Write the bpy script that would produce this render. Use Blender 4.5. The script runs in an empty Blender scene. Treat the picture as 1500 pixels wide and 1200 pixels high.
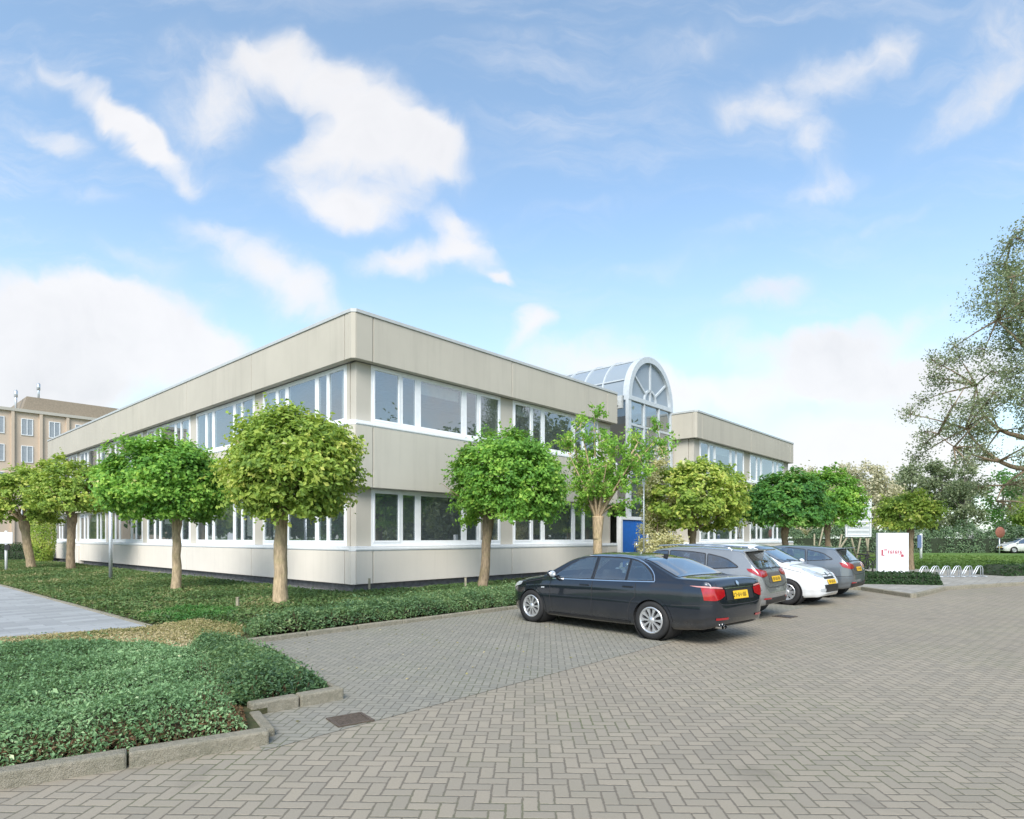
import bpy, bmesh, math, random
import numpy as np
from mathutils import Vector, Matrix
from mathutils.bvhtree import BVHTree
R = math.radians
rng = np.random.default_rng(7)
random.seed(5)
SC = bpy.context.scene
COL = SC.collection

# ---------------------------------------------------------------- objects
def tag(o, label=None, cat=None, group=None, kind=None):
    if label: o['label'] = label
    if cat: o['category'] = cat
    if group: o['group'] = group
    if kind: o['kind'] = kind
    return o

def empty(name, loc=(0, 0, 0), rz=0.0, label=None, cat=None, group=None):
    o = bpy.data.objects.new(name, None)
    COL.objects.link(o)
    o.location = loc
    o.rotation_euler = (0, 0, rz)
    o.empty_display_size = 0.2
    return tag(o, label, cat, group)

def link(name, me, mat, parent=None, loc=None, rz=None):
    o = bpy.data.objects.new(name, me)
    COL.objects.link(o)
    if mat is not None:
        me.materials.append(mat)
    if parent is not None: o.parent = parent
    if loc is not None: o.location = loc
    if rz is not None: o.rotation_euler = (0, 0, rz)
    return o

def copy_tree(o, parent=None):
    c = o.copy()
    COL.objects.link(c)
    c.parent = parent
    for ch in list(o.children):
        copy_tree(ch, c)
    return c

def np_mesh(name, verts, faces4, smooth=False, attr=None):
    """verts Nx3, faces4 Mx4 (quads); fast."""
    verts = np.asarray(verts, dtype=np.float32); faces4 = np.asarray(faces4, dtype=np.int32)
    me = bpy.data.meshes.new(name)
    n, m = len(verts), len(faces4)
    me.vertices.add(n); me.vertices.foreach_set('co', verts.ravel())
    me.loops.add(m * 4); me.loops.foreach_set('vertex_index', faces4.ravel())
    me.polygons.add(m)
    me.polygons.foreach_set('loop_start', np.arange(m, dtype=np.int32) * 4)
    me.polygons.foreach_set('use_smooth', np.full(m, smooth))
    if attr is not None:
        a = me.attributes.new('tint', 'FLOAT', 'FACE')
        a.data.foreach_set('value', np.asarray(attr, dtype=np.float32))
    me.update(calc_edges=True)
    return me

class MB:
    """collects boxes, tubes, lathes and prisms into one mesh"""
    def __init__(s): s.v = []; s.f = []; s.sm = []
    def add(s, vs, fs, smooth=False):
        b = len(s.v)
        s.v += [tuple(v) for v in vs]
        s.f += [tuple(i + b for i in f) for f in fs]
        s.sm += [smooth] * len(fs)
        return s
    def box(s, x0, x1, y0, y1, z0, z1, M=None):
        if x0 > x1: x0, x1 = x1, x0
        if y0 > y1: y0, y1 = y1, y0
        if z0 > z1: z0, z1 = z1, z0
        vs = [Vector(p) for p in ((x0,y0,z0),(x1,y0,z0),(x1,y1,z0),(x0,y1,z0),(x0,y0,z1),(x1,y0,z1),(x1,y1,z1),(x0,y1,z1))]
        if M is not None: vs = [M @ v for v in vs]
        return s.add(vs, [(0,3,2,1),(4,5,6,7),(0,1,5,4),(1,2,6,5),(2,3,7,6),(3,0,4,7)])
    def bev(s, x0, x1, y0, y1, z0, z1, b=0.01, M=None):
        bm = bmesh.new()
        bmesh.ops.create_cube(bm, size=1.0)
        for v in bm.verts:
            v.co = Vector(((x0+x1)/2 + v.co.x*(x1-x0), (y0+y1)/2 + v.co.y*(y1-y0), (z0+z1)/2 + v.co.z*(z1-z0)))
        bmesh.ops.bevel(bm, geom=list(bm.edges), offset=b, segments=2, profile=.5, affect='EDGES')
        bm.verts.index_update()
        vs = [v.co.copy() for v in bm.verts]
        if M is not None: vs = [M @ v for v in vs]
        fs = [[v.index for v in f.verts] for f in bm.faces]
        bm.free()
        return s.add(vs, fs)
    def prism(s, poly, z0, z1, M=None):
        n = len(poly)
        vs = [Vector((p[0], p[1], z0)) for p in poly] + [Vector((p[0], p[1], z1)) for p in poly]
        if M is not None: vs = [M @ v for v in vs]
        fs = [tuple(range(n-1, -1, -1)), tuple(range(n, 2*n))] + [(i, (i+1) % n, n+(i+1) % n, n+i) for i in range(n)]
        return s.add(vs, fs)
    def tube(s, pts, radii, n=8, cap=True):
        pts = [Vector(p) for p in pts]
        if not hasattr(radii, '__len__'): radii = [radii] * len(pts)
        vs = []; ref = None
        for i, p in enumerate(pts):
            d = (pts[min(i+1, len(pts)-1)] - pts[max(i-1, 0)])
            d = d.normalized() if d.length > 1e-9 else Vector((0,0,1))
            if ref is None:
                ref = d.orthogonal().normalized()
            ref = (ref - d * ref.dot(d))
            ref = ref.normalized() if ref.length > 1e-6 else d.orthogonal().normalized()
            q = d.cross(ref)
            for k in range(n):
                a = 2 * math.pi * k / n
                vs.append(p + (ref * math.cos(a) + q * math.sin(a)) * radii[i])
        fs = []
        for i in range(len(pts)-1):
            for k in range(n):
                fs.append((i*n+k, i*n+(k+1) % n, (i+1)*n+(k+1) % n, (i+1)*n+k))
        if cap:
            fs.append(tuple(range(n-1, -1, -1))); fs.append(tuple((len(pts)-1)*n+k for k in range(n)))
        return s.add(vs, fs, True)
    def lathe(s, prof, n=32, M=None, close=False):
        """prof: list of (r, h); axis z"""
        vs = []
        for r, h in prof:
            for k in range(n):
                a = 2*math.pi*k/n
                vs.append(Vector((r*math.cos(a), r*math.sin(a), h)))
        if M is not None: vs = [M @ v for v in vs]
        m = len(prof); fs = []
        for i in range(m if close else m-1):
            j = (i+1) % m
            for k in range(n):
                fs.append((i*n+k, i*n+(k+1) % n, j*n+(k+1) % n, j*n+k))
        return s.add(vs, fs, True)
    def ball(s, c, r, sx=1, sy=1, sz=1, n=12, m=8):
        vs = []; fs = []
        for i in range(m+1):
            t = math.pi*i/m
            for k in range(n):
                a = 2*math.pi*k/n
                vs.append((c[0]+r*sx*math.sin(t)*math.cos(a), c[1]+r*sy*math.sin(t)*math.sin(a), c[2]+r*sz*math.cos(t)))
        for i in range(m):
            for k in range(n):
                fs.append((i*n+k, (i+1)*n+k, (i+1)*n+(k+1) % n, i*n+(k+1) % n))
        return s.add(vs, fs, True)
    def build(s, name, mat, parent=None, loc=None, rz=None):
        me = bpy.data.meshes.new(name)
        me.from_pydata([tuple(v) for v in s.v], [], s.f)
        me.polygons.foreach_set('use_smooth', s.sm)
        me.update()
        return link(name, me, mat, parent, loc, rz)

# ---------------------------------------------------------------- materials
class NT:
    def __init__(s, tree): s.t = tree; s.n = tree.nodes; s.l = tree.links
    def node(s, typ, **kw):
        nd = s.n.new(typ)
        for k, v in kw.items():
            if k.startswith('i_'):
                key = k[2:]
                key = int(key) if key.isdigit() else key.replace('_', ' ')
                s.put(nd.inputs[key], v)
            else: setattr(nd, k, v)
        return nd
    def put(s, inp, v):
        if isinstance(v, bpy.types.NodeSocket): s.l.new(v, inp)
        else: inp.default_value = v
    def math(s, op, a, b=None, c=None, clamp=False):
        nd = s.n.new('ShaderNodeMath'); nd.operation = op; nd.use_clamp = clamp
        for i, v in enumerate((a, b, c)):
            if v is not None: s.put(nd.inputs[i], v)
        return nd.outputs[0]
    def mix(s, f, a, b, mode='MIX'):
        nd = s.n.new('ShaderNodeMix'); nd.data_type = 'RGBA'; nd.blend_type = mode
        s.put(nd.inputs[0], f)
        for i, v in ((6, a), (7, b)):
            if isinstance(v, (tuple, list)) and len(v) == 3: v = (*v, 1)
            s.put(nd.inputs[i], v)
        return nd.outputs[2]
    def noise(s, scale, detail=4, vec=None, rough=.55, out='Fac', dist=0.0):
        nd = s.n.new('ShaderNodeTexNoise')
        nd.inputs['Scale'].default_value = scale; nd.inputs['Detail'].default_value = detail
        nd.inputs['Roughness'].default_value = rough; nd.inputs['Distortion'].default_value = dist
        if vec is not None: s.l.new(vec, nd.inputs['Vector'])
        return nd.outputs[out]
    def ramp(s, fac, stops, interp='LINEAR'):
        nd = s.n.new('ShaderNodeValToRGB'); cr = nd.color_ramp; cr.interpolation = interp
        while len(cr.elements) < len(stops): cr.elements.new(.5)
        for e, (p, c) in zip(cr.elements, stops):
            e.position = p; e.color = (*c, 1) if len(c) == 3 else c
        s.put(nd.inputs[0], fac)
        return nd.outputs[0]
    def rng(s, v, a, b, c=0.0, d=1.0, smooth=False):
        nd = s.n.new('ShaderNodeMapRange')
        nd.interpolation_type = 'SMOOTHSTEP' if smooth else 'LINEAR'
        for i, x in enumerate((v, a, b, c, d)): s.put(nd.inputs[i], x)
        return nd.outputs[0]
    def bump(s, h, strength=.3, dist=.01):
        nd = s.n.new('ShaderNodeBump')
        nd.inputs['Strength'].default_value = strength; nd.inputs['Distance'].default_value = dist
        s.l.new(h, nd.inputs['Height'])
        return nd.outputs[0]

def new_mat(name):
    m = bpy.data.materials.new(name); m.use_nodes = True
    nt = NT(m.node_tree)
    b = m.node_tree.nodes['Principled BSDF']
    return m, nt, b

def plain(name, col, rough=.5, metal=0.0, spec=.5, coat=0.0, var=.12, scale=6.0, bump=0.0):
    """procedural material: base colour with mild noise variation"""
    m, nt, b = new_mat(name)
    tc = nt.node('ShaderNodeTexCoord').outputs['Object']
    f = nt.noise(scale, 5, tc)
    c0 = tuple(c*(1-var) for c in col); c1 = tuple(min(1, c*(1+var)) for c in col)
    nt.put(b.inputs['Base Color'], nt.mix(nt.rng(f, .3, .7), c0, c1))
    b.inputs['Roughness'].default_value = rough; b.inputs['Metallic'].default_value = metal
    b.inputs['Specular IOR Level'].default_value = spec; b.inputs['Coat Weight'].default_value = coat
    b.inputs['Coat Roughness'].default_value = .04
    if bump:
        nt.put(b.inputs['Normal'], nt.bump(nt.noise(scale*12, 4, tc), bump, .01))
    return m

def concrete(name, col, streak=.1):
    m, nt, b = new_mat(name)
    tc = nt.node('ShaderNodeTexCoord').outputs['Object']
    big = nt.noise(.35, 5, tc, .6)
    mp = nt.node('ShaderNodeMapping', i_Vector=tc); mp.inputs['Scale'].default_value = (2.2, 2.2, .12)
    st = nt.noise(1.6, 5, mp.outputs[0], .65)
    fine = nt.noise(70, 3, tc, .6)
    c = nt.mix(nt.rng(big, .3, .7), tuple(x*.93 for x in col), tuple(x*1.06 for x in col))
    c = nt.mix(nt.math('MULTIPLY', nt.rng(st, .5, .78), streak), c, tuple(x*.55 for x in col))
    c = nt.mix(nt.rng(fine, .35, .75, 0, .16), c, tuple(x*.75 for x in col))
    nt.put(b.inputs['Base Color'], c)
    b.inputs['Roughness'].default_value = .85
    b.inputs['Specular IOR Level'].default_value = .25
    nt.put(b.inputs['Normal'], nt.bump(fine, .25, .004))
    return m

def leafmat(name, stops, trans=.5, rough=.5):
    m, nt, b = new_mat(name)
    at = nt.node('ShaderNodeAttribute', attribute_name='tint')
    c = nt.ramp(at.outputs['Fac'], stops)
    nt.put(b.inputs['Base Color'], c)
    b.inputs['Roughness'].default_value = rough
    b.inputs['Specular IOR Level'].default_value = .35
    tr = nt.node('ShaderNodeBsdfTranslucent')
    nt.put(tr.inputs['Color'], nt.mix(.5, c, (.28, .36, .04), 'MIX'))
    mx = nt.node('ShaderNodeMixShader'); mx.inputs[0].default_value = trans
    nt.l.new(b.outputs[0], mx.inputs[1]); nt.l.new(tr.outputs[0], mx.inputs[2])
    nt.l.new(mx.outputs[0], m.node_tree.nodes['Material Output'].inputs[0])
    return m

def glassmat(name, tint, ior, rough=.0, milk=None, film=.8):
    """pane: fresnel reflection over a tinted see-through body"""
    m, nt, b = new_mat(name)
    m.node_tree.nodes.remove(b)
    f0 = ((ior-1)/(ior+1))**2                                   # same on both faces of the sheet
    fc = nt.node('ShaderNodeLayerWeight').outputs['Facing']
    frs = nt.math('ADD', nt.math('MULTIPLY', nt.math('POWER', fc, 5.0), 1-f0), f0)
    geo = nt.node('ShaderNodeTexCoord').outputs['Object']
    nz = nt.bump(nt.noise(.9, 2, geo), .02, .05)
    gl = nt.node('ShaderNodeBsdfGlossy'); gl.inputs['Roughness'].default_value = rough
    gl.inputs['Color'].default_value = (.93, .97, 1, 1)
    nt.l.new(nz, gl.inputs['Normal'])
    tr = nt.node('ShaderNodeBsdfTransparent'); tr.inputs['Color'].default_value = (*tint, 1)
    if milk:                                                    # pale diffuse film mixed into the glazing
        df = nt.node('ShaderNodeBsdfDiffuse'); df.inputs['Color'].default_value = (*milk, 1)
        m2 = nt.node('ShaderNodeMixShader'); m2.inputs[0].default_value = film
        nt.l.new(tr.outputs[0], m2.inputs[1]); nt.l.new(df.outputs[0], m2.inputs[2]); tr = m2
    mx = nt.node('ShaderNodeMixShader')
    nt.l.new(frs, mx.inputs[0]); nt.l.new(tr.outputs[0], mx.inputs[1]); nt.l.new(gl.outputs[0], mx.inputs[2])
    nt.l.new(mx.outputs[0], m.node_tree.nodes['Material Output'].inputs[0])
    return m

def bark(name, col):
    m, nt, b = new_mat(name)
    tc = nt.node('ShaderNodeTexCoord').outputs['Object']
    mp = nt.node('ShaderNodeMapping', i_Vector=tc); mp.inputs['Scale'].default_value = (1, 1, .22)
    f = nt.noise(22, 6, mp.outputs[0], .65)
    g = nt.noise(3, 3, tc)
    c = nt.mix(nt.rng(f, .35, .7), tuple(x*.55 for x in col), tuple(x*1.25 for x in col))
    c = nt.mix(nt.rng(g, .5, .75, 0, .45), c, (col[0]*.7, col[1]*.85, col[2]*.6))
    nt.put(b.inputs['Base Color'], c); b.inputs['Roughness'].default_value = .9
    b.inputs['Specular IOR Level'].default_value = .2
    nt.put(b.inputs['Normal'], nt.bump(f, .6, .02))
    return m

def herring(name, w, rot, col, var, joint, jw=.05, origin=(0, 0), wear=.35):
    """herringbone brick paving, w = brick width (brick is w by 2w)"""
    m, nt, b = new_mat(name)
    pos = nt.node('ShaderNodeNewGeometry').outputs['Position']
    mp = nt.node('ShaderNodeMapping', i_Vector=pos)
    mp.inputs['Location'].default_value = (origin[0], origin[1], 0)
    mp.inputs['Rotation'].default_value = (0, 0, rot); mp.inputs['Scale'].default_value = (1/w, 1/w, 1)
    wob = nt.noise(1.3, 2, mp.outputs[0], out='Color')
    vv = nt.node('ShaderNodeVectorMath', operation='MULTIPLY_ADD')
    nt.l.new(wob, vv.inputs[0]); vv.inputs[1].default_value = (.10, .10, 0); nt.l.new(mp.outputs[0], vv.inputs[2])
    sp = nt.node('ShaderNodeSeparateXYZ', i_0=vv.outputs[0])
    x, y = sp.outputs[0], sp.outputs[1]
    i = nt.math('FLOOR', x); j = nt.math('FLOOR', y)
    fx = nt.math('SUBTRACT', x, i); fy = nt.math('SUBTRACT', y, j)
    k = nt.math('FLOORED_MODULO', nt.math('SUBTRACT', i, j), 4.0)
    eq = [nt.math('COMPARE', k, float(q), .3) for q in range(4)]
    dl = nt.math('ADD', fx, eq[1]); dr = nt.math('ADD', nt.math('SUBTRACT', 1.0, fx), eq[0])
    db = nt.math('ADD', fy, eq[2]); dt = nt.math('ADD', nt.math('SUBTRACT', 1.0, fy), eq[3])
    d = nt.math('MINIMUM', nt.math('MINIMUM', dl, dr), nt.math('MINIMUM', db, dt))
    bi = nt.math('SUBTRACT', i, eq[1]); bj = nt.math('ADD', j, eq[3])
    cv = nt.node('ShaderNodeCombineXYZ', i_0=bi, i_1=bj)
    wn = nt.node('ShaderNodeTexWhiteNoise', noise_dimensions='3D', i_0=cv.outputs[0])
    r1 = wn.outputs['Value']
    rc = nt.node('ShaderNodeSeparateColor', i_0=wn.outputs['Color'])
    big = nt.noise(.22, 5, pos, .62); mid = nt.noise(1.4, 5, pos, .6); fine = nt.noise(60, 3, pos, .7)
    c = nt.mix(r1, tuple(x*(1-var) for x in col), tuple(x*(1+var) for x in col))
    c = nt.mix(nt.math('MULTIPLY', rc.outputs[0], .35), c, (col[0]*1.05, col[1]*.97, col[2]*.88))
    c = nt.mix(nt.rng(big, .38, .68, 0, wear), c, tuple(x*.66 for x in col))
    c = nt.mix(nt.rng(mid, .45, .75, 0, wear*.8), c, (col[0]*.78, col[1]*.80, col[2]*.72))
    c = nt.mix(nt.rng(fine, .35, .8, 0, .4), c, tuple(x*.72 for x in col))
    jv = nt.math('MULTIPLY', jw, nt.rng(nt.noise(3.1, 3, mp.outputs[0]), .3, .7, .35, 1.5))
    oil = nt.rng(nt.noise(.75, 4, pos, .5, dist=.6), .66, .74, 0, .5)              # oil and damp spots with their own outline
    c = nt.mix(oil, c, (col[0]*.42, col[1]*.42, col[2]*.42))
    edge = nt.rng(nt.math('SUBTRACT', d, jv), -jw*.25, jw*.7, 0, 1, True)
    moss = nt.math('MULTIPLY', nt.rng(nt.noise(.5, 5, pos, .65), .48, .62), .7)
    c = nt.mix(edge, nt.mix(moss, joint, (.13, .15, .07)), c)
    nt.put(b.inputs['Base Color'], c)
    b.inputs['Roughness'].default_value = .8; b.inputs['Specular IOR Level'].default_value = .3
    h = nt.math('ADD', nt.math('MULTIPLY', nt.rng(d, 0.0, .14, 0, 1, True), .7),
                nt.math('ADD', nt.math('MULTIPLY', fine, .22), nt.math('MULTIPLY', rc.outputs[1], .25)))
    nt.put(b.inputs['Normal'], nt.bump(h, .55, .012))
    return m

def slabs(name, col, bw, bh, rot, joint, jw=.012, off=.5):
    m, nt, b = new_mat(name)
    pos = nt.node('ShaderNodeNewGeometry').outputs['Position']
    mp = nt.node('ShaderNodeMapping', i_Vector=pos); mp.inputs['Rotation'].default_value = (0, 0, rot)
    br = nt.node('ShaderNodeTexBrick', i_Vector=mp.outputs[0])
    br.offset = off
    br.inputs['Scale'].default_value = 1; br.inputs['Mortar Size'].default_value = jw
    br.inputs['Brick Width'].default_value = bw; br.inputs['Row Height'].default_value = bh
    br.inputs['Color1'].default_value = (*[x*.82 for x in col], 1); br.inputs['Color2'].default_value = (*[x*1.15 for x in col], 1)
    br.inputs['Mortar'].default_value = (*joint, 1)
    big = nt.noise(.3, 5, pos, .6); fine = nt.noise(45, 4, pos, .7)
    c = nt.mix(nt.rng(big, .35, .7, 0, .4), br.outputs['Color'], tuple(x*.6 for x in col))
    c = nt.mix(nt.rng(fine, .35, .8, 0, .4), c, tuple(x*.65 for x in col))
    nt.put(b.inputs['Base Color'], c); b.inputs['Roughness'].default_value = .85
    b.inputs['Specular IOR Level'].default_value = .3
    h = nt.math('ADD', nt.math('MULTIPLY', nt.math('SUBTRACT', 1.0, br.outputs['Fac']), .6), nt.math('MULTIPLY', fine, .3))
    nt.put(b.inputs['Normal'], nt.bump(h, .5, .01))
    return m

def soil(name, ca, cb, cc, s1=.5, s2=9.0):
    m, nt, b = new_mat(name)
    pos = nt.node('ShaderNodeNewGeometry').outputs['Position']
    a = nt.noise(s1, 6, pos, .65); f = nt.noise(s2, 6, pos, .7); g = nt.noise(s2*6, 3, pos, .7)
    c = nt.mix(nt.rng(a, .35, .65), ca, cb)
    c = nt.mix(nt.rng(f, .45, .7), c, cc)
    c = nt.mix(nt.rng(g, .4, .75, 0, .55), c, tuple(x*.45 for x in ca))
    nt.put(b.inputs['Base Color'], c); b.inputs['Roughness'].default_value = .95
    b.inputs['Specular IOR Level'].default_value = .15
    nt.put(b.inputs['Normal'], nt.bump(nt.math('ADD', f, nt.math('MULTIPLY', g, .6)), .8, .04))
    return m

M = dict(
    facade=concrete('washed_concrete', (.485, .455, .39), .28), spandrelc=concrete('spandrel_concrete', (.56, .53, .46), .26),
    plinthc=concrete('pale_concrete', (.74, .69, .62), .14),
    pier=concrete('pier_concrete', (.50, .47, .41), .05),
    white=plain('white_frame_paint', (.80, .82, .84), .35, var=.04),
    coping=plain('light_metal_coping', (.46, .48, .48), .4, .0, var=.06),
    dark=plain('dark_recess', (.03, .03, .032), .8),
    base=plain('grey_base_course', (.17, .17, .175), .9, var=.3, bump=.3),
    interior=plain('interior_wall', (.46, .45, .43), .8, var=.15, scale=.6),
    ceiling=plain('interior_ceiling', (.55, .55, .53), .8),
    blind=plain('cream_blind', (.70, .68, .62), .7, var=.08),
    roof=plain('grey_roofing', (.22, .22, .22), .9, var=.2),
    pane=glassmat('window_glass', (.60, .66, .68), 3.5, 0, (.30, .37, .41), .16),  # pale film in the glass colour brightens the dark panes
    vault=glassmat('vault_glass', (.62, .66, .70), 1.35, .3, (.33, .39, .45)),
    steel=plain('grey_steel', (.50, .54, .57), .35, .0, var=.08),
    galv=plain('galvanised_steel', (.56, .60, .64), .38, .6, var=.15, scale=20),
    blue=plain('blue_door_paint', (.012, .14, .55), .4, var=.1),
    wood=bark('weathered_wood', (.42, .38, .28)),
    trunk=bark('tan_bark', (.52, .40, .26)),
    trunkdark=bark('brown_bark', (.30, .23, .155)),
    trunkgrey=bark('grey_bark', (.22, .20, .17)),
    kerb=soil('kerb_concrete', (.36, .33, .26), (.26, .25, .19), (.42, .385, .31), 2.2, 18),
    iron=plain('rusty_iron', (.115, .09, .07), .75, .2, var=.35, scale=30, bump=.3),
    signwhite=plain('sign_white', (.80, .82, .86), .35, var=.02),
    red=plain('sign_red', (.40, .05, .08), .5),
    brick=concrete('beige_brick', (.60, .49, .385), .05),
    brown=plain('brown_cladding', (.25, .205, .15), .7, var=.15),
    rubber=plain('black_rubber', (.018, .018, .019), .75),
    black=plain('black_plastic', (.02, .02, .022), .45),
    chrome=plain('chrome', (.75, .76, .78), .15, 1.0, var=.03),
    alloy=plain('alloy_wheel', (.66, .67, .69), .28, .75, var=.04),
    tail=plain('red_tail_lamp', (.34, .006, .012), .12, coat=1.0, var=.15, scale=14),
    tailpink=plain('clear_tail_lamp', (.62, .30, .28), .12, coat=1.0, var=.1, scale=14),
    lamp=plain('clear_head_lamp', (.62, .66, .70), .08, .35, coat=1.0, var=.2, scale=16),
    plate=plain('yellow_plate', (.80, .50, .03), .45, var=.06),
    seat=plain('dark_upholstery', (.035, .035, .04), .85),
    bluepanel=plain('blue_panel', (.14, .20, .36), .5),
    fadedred=plain('faded_red', (.26, .10, .07), .6, var=.2),
    farpane=plain('far_pane', (.30, .33, .36), .12, spec=.8),
    carglass=glassmat('car_glass', (.66, .76, .76), 3.1),
    carscreen=glassmat('car_screen_glass', (.30, .36, .40), 4.6),
    cardark=glassmat('car_dark_glass', (.26, .32, .38), 2.8),
)
EXPO = 1.25; SUN_E = 1.9; SKY_S = .105; SKY_SAT = 1.0; SKY_TINT = (1.0, 1.06, 1.04); SKY_LIFT = (.034, .040, .034); CL_B = .42
# ---------------------------------------------------------------- camera, sun, sky
F = 904/1500
cam = bpy.data.cameras.new('camera'); cob = bpy.data.objects.new('camera', cam); COL.objects.link(cob)
cob.location = (0, 0, 1.7); cob.rotation_euler = (R(90), 0, 0)
cam.sensor_width = 36; cam.lens = 36*F; cam.shift_y = (787-600)/1500
cam.clip_start = .05; cam.clip_end = 3000
SC.camera = cob
SC.render.engine = 'CYCLES'
SC.cycles.use_denoising = True
SC.cycles.max_bounces = 7; SC.cycles.transparent_max_bounces = 12
SC.cycles.sample_clamp_indirect = 6
SC.view_settings.view_transform = 'Standard'; SC.view_settings.look = 'None'
SC.view_settings.gamma = 1; SC.view_settings.exposure = EXPO
def at(px, Y): return (px-750)/904*Y          # picture column at a measured distance -> metres right of the camera
def zat(py, Y): return 1.7-(py-787)/904*Y

SUN_EL, SUN_AZ = R(42), R(190)                # azimuth measured clockwise from +Y (camera direction): behind the camera, a little left
sd = Vector((math.sin(SUN_AZ)*math.cos(SUN_EL), math.cos(SUN_AZ)*math.cos(SUN_EL), math.sin(SUN_EL)))
sl = bpy.data.lights.new('sun', 'SUN'); so = bpy.data.objects.new('sun', sl); COL.objects.link(so)
sl.energy = SUN_E; sl.angle = R(34); sl.color = (1, .95, .87)
so.rotation_euler = sd.to_track_quat('Z', 'Y').to_euler(); so.location = (0, -10, 40)

W = bpy.data.worlds.new('World'); SC.world = W; W.use_nodes = True
nt = NT(W.node_tree); bg = W.node_tree.nodes['Background']
sky = nt.node('ShaderNodeTexSky', sky_type='NISHITA', sun_disc=False, sun_elevation=SUN_EL, sun_rotation=SUN_AZ)
sky.air_density = 1.0; sky.dust_density = .6; sky.ozone_density = 1.6
gen = nt.node('ShaderNodeTexCoord').outputs['Generated']
sep = nt.node('ShaderNodeSeparateXYZ', i_0=gen)
yy = nt.math('MAXIMUM', sep.outputs[1], .08)
u = nt.math('DIVIDE', sep.outputs[0], yy); v = nt.math('DIVIDE', sep.outputs[2], yy)
front = nt.rng(sep.outputs[1], .1, .3, 0, 1, True)
uv0 = nt.node('ShaderNodeCombineXYZ', i_0=u, i_1=v).outputs[0]
def warp(vec, scale, amt, detail):
    n = nt.noise(scale, detail, vec, .6, 'Color')
    q = nt.node('ShaderNodeVectorMath', operation='SUBTRACT', i_0=n); q.inputs[1].default_value = (.5, .5, .5)
    r = nt.node('ShaderNodeVectorMath', operation='MULTIPLY_ADD', i_0=q.outputs[0], i_2=vec); r.inputs[1].default_value = (amt, amt, 0)
    return r.outputs[0]
uv = warp(warp(uv0, 3.2, .17, 3), 11.0, .055, 4)
# clouds: (azimuth column, height, half length, half height, tilt, density, greyness) given on the tangent plane of the +Y direction
CL = [
 (430,85,95,50,-15,1.0,.05),(520,140,90,62,-42,1.05,.05),(575,205,120,55,-18,1.2,.06),(480,225,95,45,5,1.1,.05),(330,125,95,70,30,.72,.05),(270,165,90,45,10,.50,.05),(300,215,80,50,20,.42,.05),
 (490,305,110,42,-12,1.3,0),(560,270,80,40,-20,.75,.12),(640,230,70,40,-30,.8,.08),
 (203,208,105,25,-41,1.5,0),(120,120,140,18,-42,.62,0),(60,185,85,30,-20,.52,.05),(30,95,70,40,-20,.46,.05),(250,70,90,45,30,.40,.05),(110,200,55,30,-30,.50,.05),(150,285,70,26,-25,.40,0),(300,270,60,24,10,.42,0),
 (600,380,110,26,12,1.1,.03),(680,355,75,40,-35,.95,.03),(738,408,26,16,-10,1.0,.03),(660,320,60,28,0,.55,.03),
 (60,520,190,112,-8,1.7,.12),(240,500,115,72,-22,1.5,.02),(330,515,70,40,-20,1.3,.02),(120,440,120,36,-4,1.2,0),(-120,480,150,120,0,1.4,.1),(60,570,170,30,0,.5,.45),
 (430,445,120,42,-28,.85,0),(360,390,120,40,-25,.55,0),(320,350,80,30,-15,.40,0),(210,390,90,24,-15,.35,0),(790,472,32,30,35,.95,0),(765,498,34,22,20,.8,0),(900,500,80,26,0,.5,.05),(850,530,120,30,0,.5,0),
 (1115,438,85,34,12,.8,.3),(1250,497,175,34,16,.95,.15),(1170,515,90,26,10,.6,.12),(1265,535,185,40,10,.95,.15),(1210,565,160,36,8,1.1,.05),(1335,598,110,20,5,.9,.2),(1340,565,160,36,5,.8,.1),(1340,655,190,52,0,1.2,0),(1230,655,140,45,0,1.1,.05),(1020,575,140,36,-14,.9,0),(1430,545,120,36,10,.8,.1),(1050,510,70,30,-10,.5,.05),
 (1200,105,130,50,22,.72,.12),(1110,150,80,44,10,.45,.1),(1195,190,50,62,45,.78,.03),(1205,270,80,30,20,.80,.03),(1290,70,110,40,30,.60,.12),(1430,150,140,44,32,.66,.2),(1470,50,130,55,30,.56,.2),(1000,60,150,50,10,.34,.1),(880,180,180,26,15,.34,.05),(760,60,120,30,0,.28,.05),(1290,330,140,24,15,.30,.05),(1080,330,120,22,10,.28,.05),(950,390,150,26,10,.30,0),(860,300,140,20,12,.26,0),
 (1150,700,600,45,0,.75,0),(900,560,200,40,-8,.6,0),(1600,420,150,60,20,.6,.2),(1700,560,200,90,0,.9,.2)]
dens = None; grey = None
for (cx, cy, a, b_, rot, amp, gy) in CL:
    mp = nt.node('ShaderNodeMapping', vector_type='TEXTURE', i_Vector=uv)
    mp.inputs['Location'].default_value = ((cx-750)/904, (787-cy)/904, 0)
    mp.inputs['Rotation'].default_value = (0, 0, R(rot)); mp.inputs['Scale'].default_value = (a*1.35/904, b_*1.35/904, 1)
    ln = nt.node('ShaderNodeVectorMath', operation='LENGTH', i_0=mp.outputs[0]).outputs['Value']
    d_ = nt.math('MULTIPLY', nt.rng(ln, 0.0, 1.0, 1, 0, True), amp)
    dens = d_ if dens is None else nt.math('ADD', dens, d_)
    if gy > .01:
        g_ = nt.math('MULTIPLY', d_, gy)
        grey = g_ if grey is None else nt.math('ADD', grey, g_)
dens = nt.math('MULTIPLY', dens, front)
fb = nt.noise(4.5, 8, uv, .6)
fb2 = nt.noise(16, 5, uv, .6)
tex = nt.math('ADD', nt.math('MULTIPLY', nt.math('SUBTRACT', fb, .5), 1.35), nt.math('MULTIPLY', nt.math('SUBTRACT', fb2, .5), 1.0))
soft = nt.rng(fb2, .40, .75, 0, .16)                       # thin blue-grey hollows inside the clouds
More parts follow.
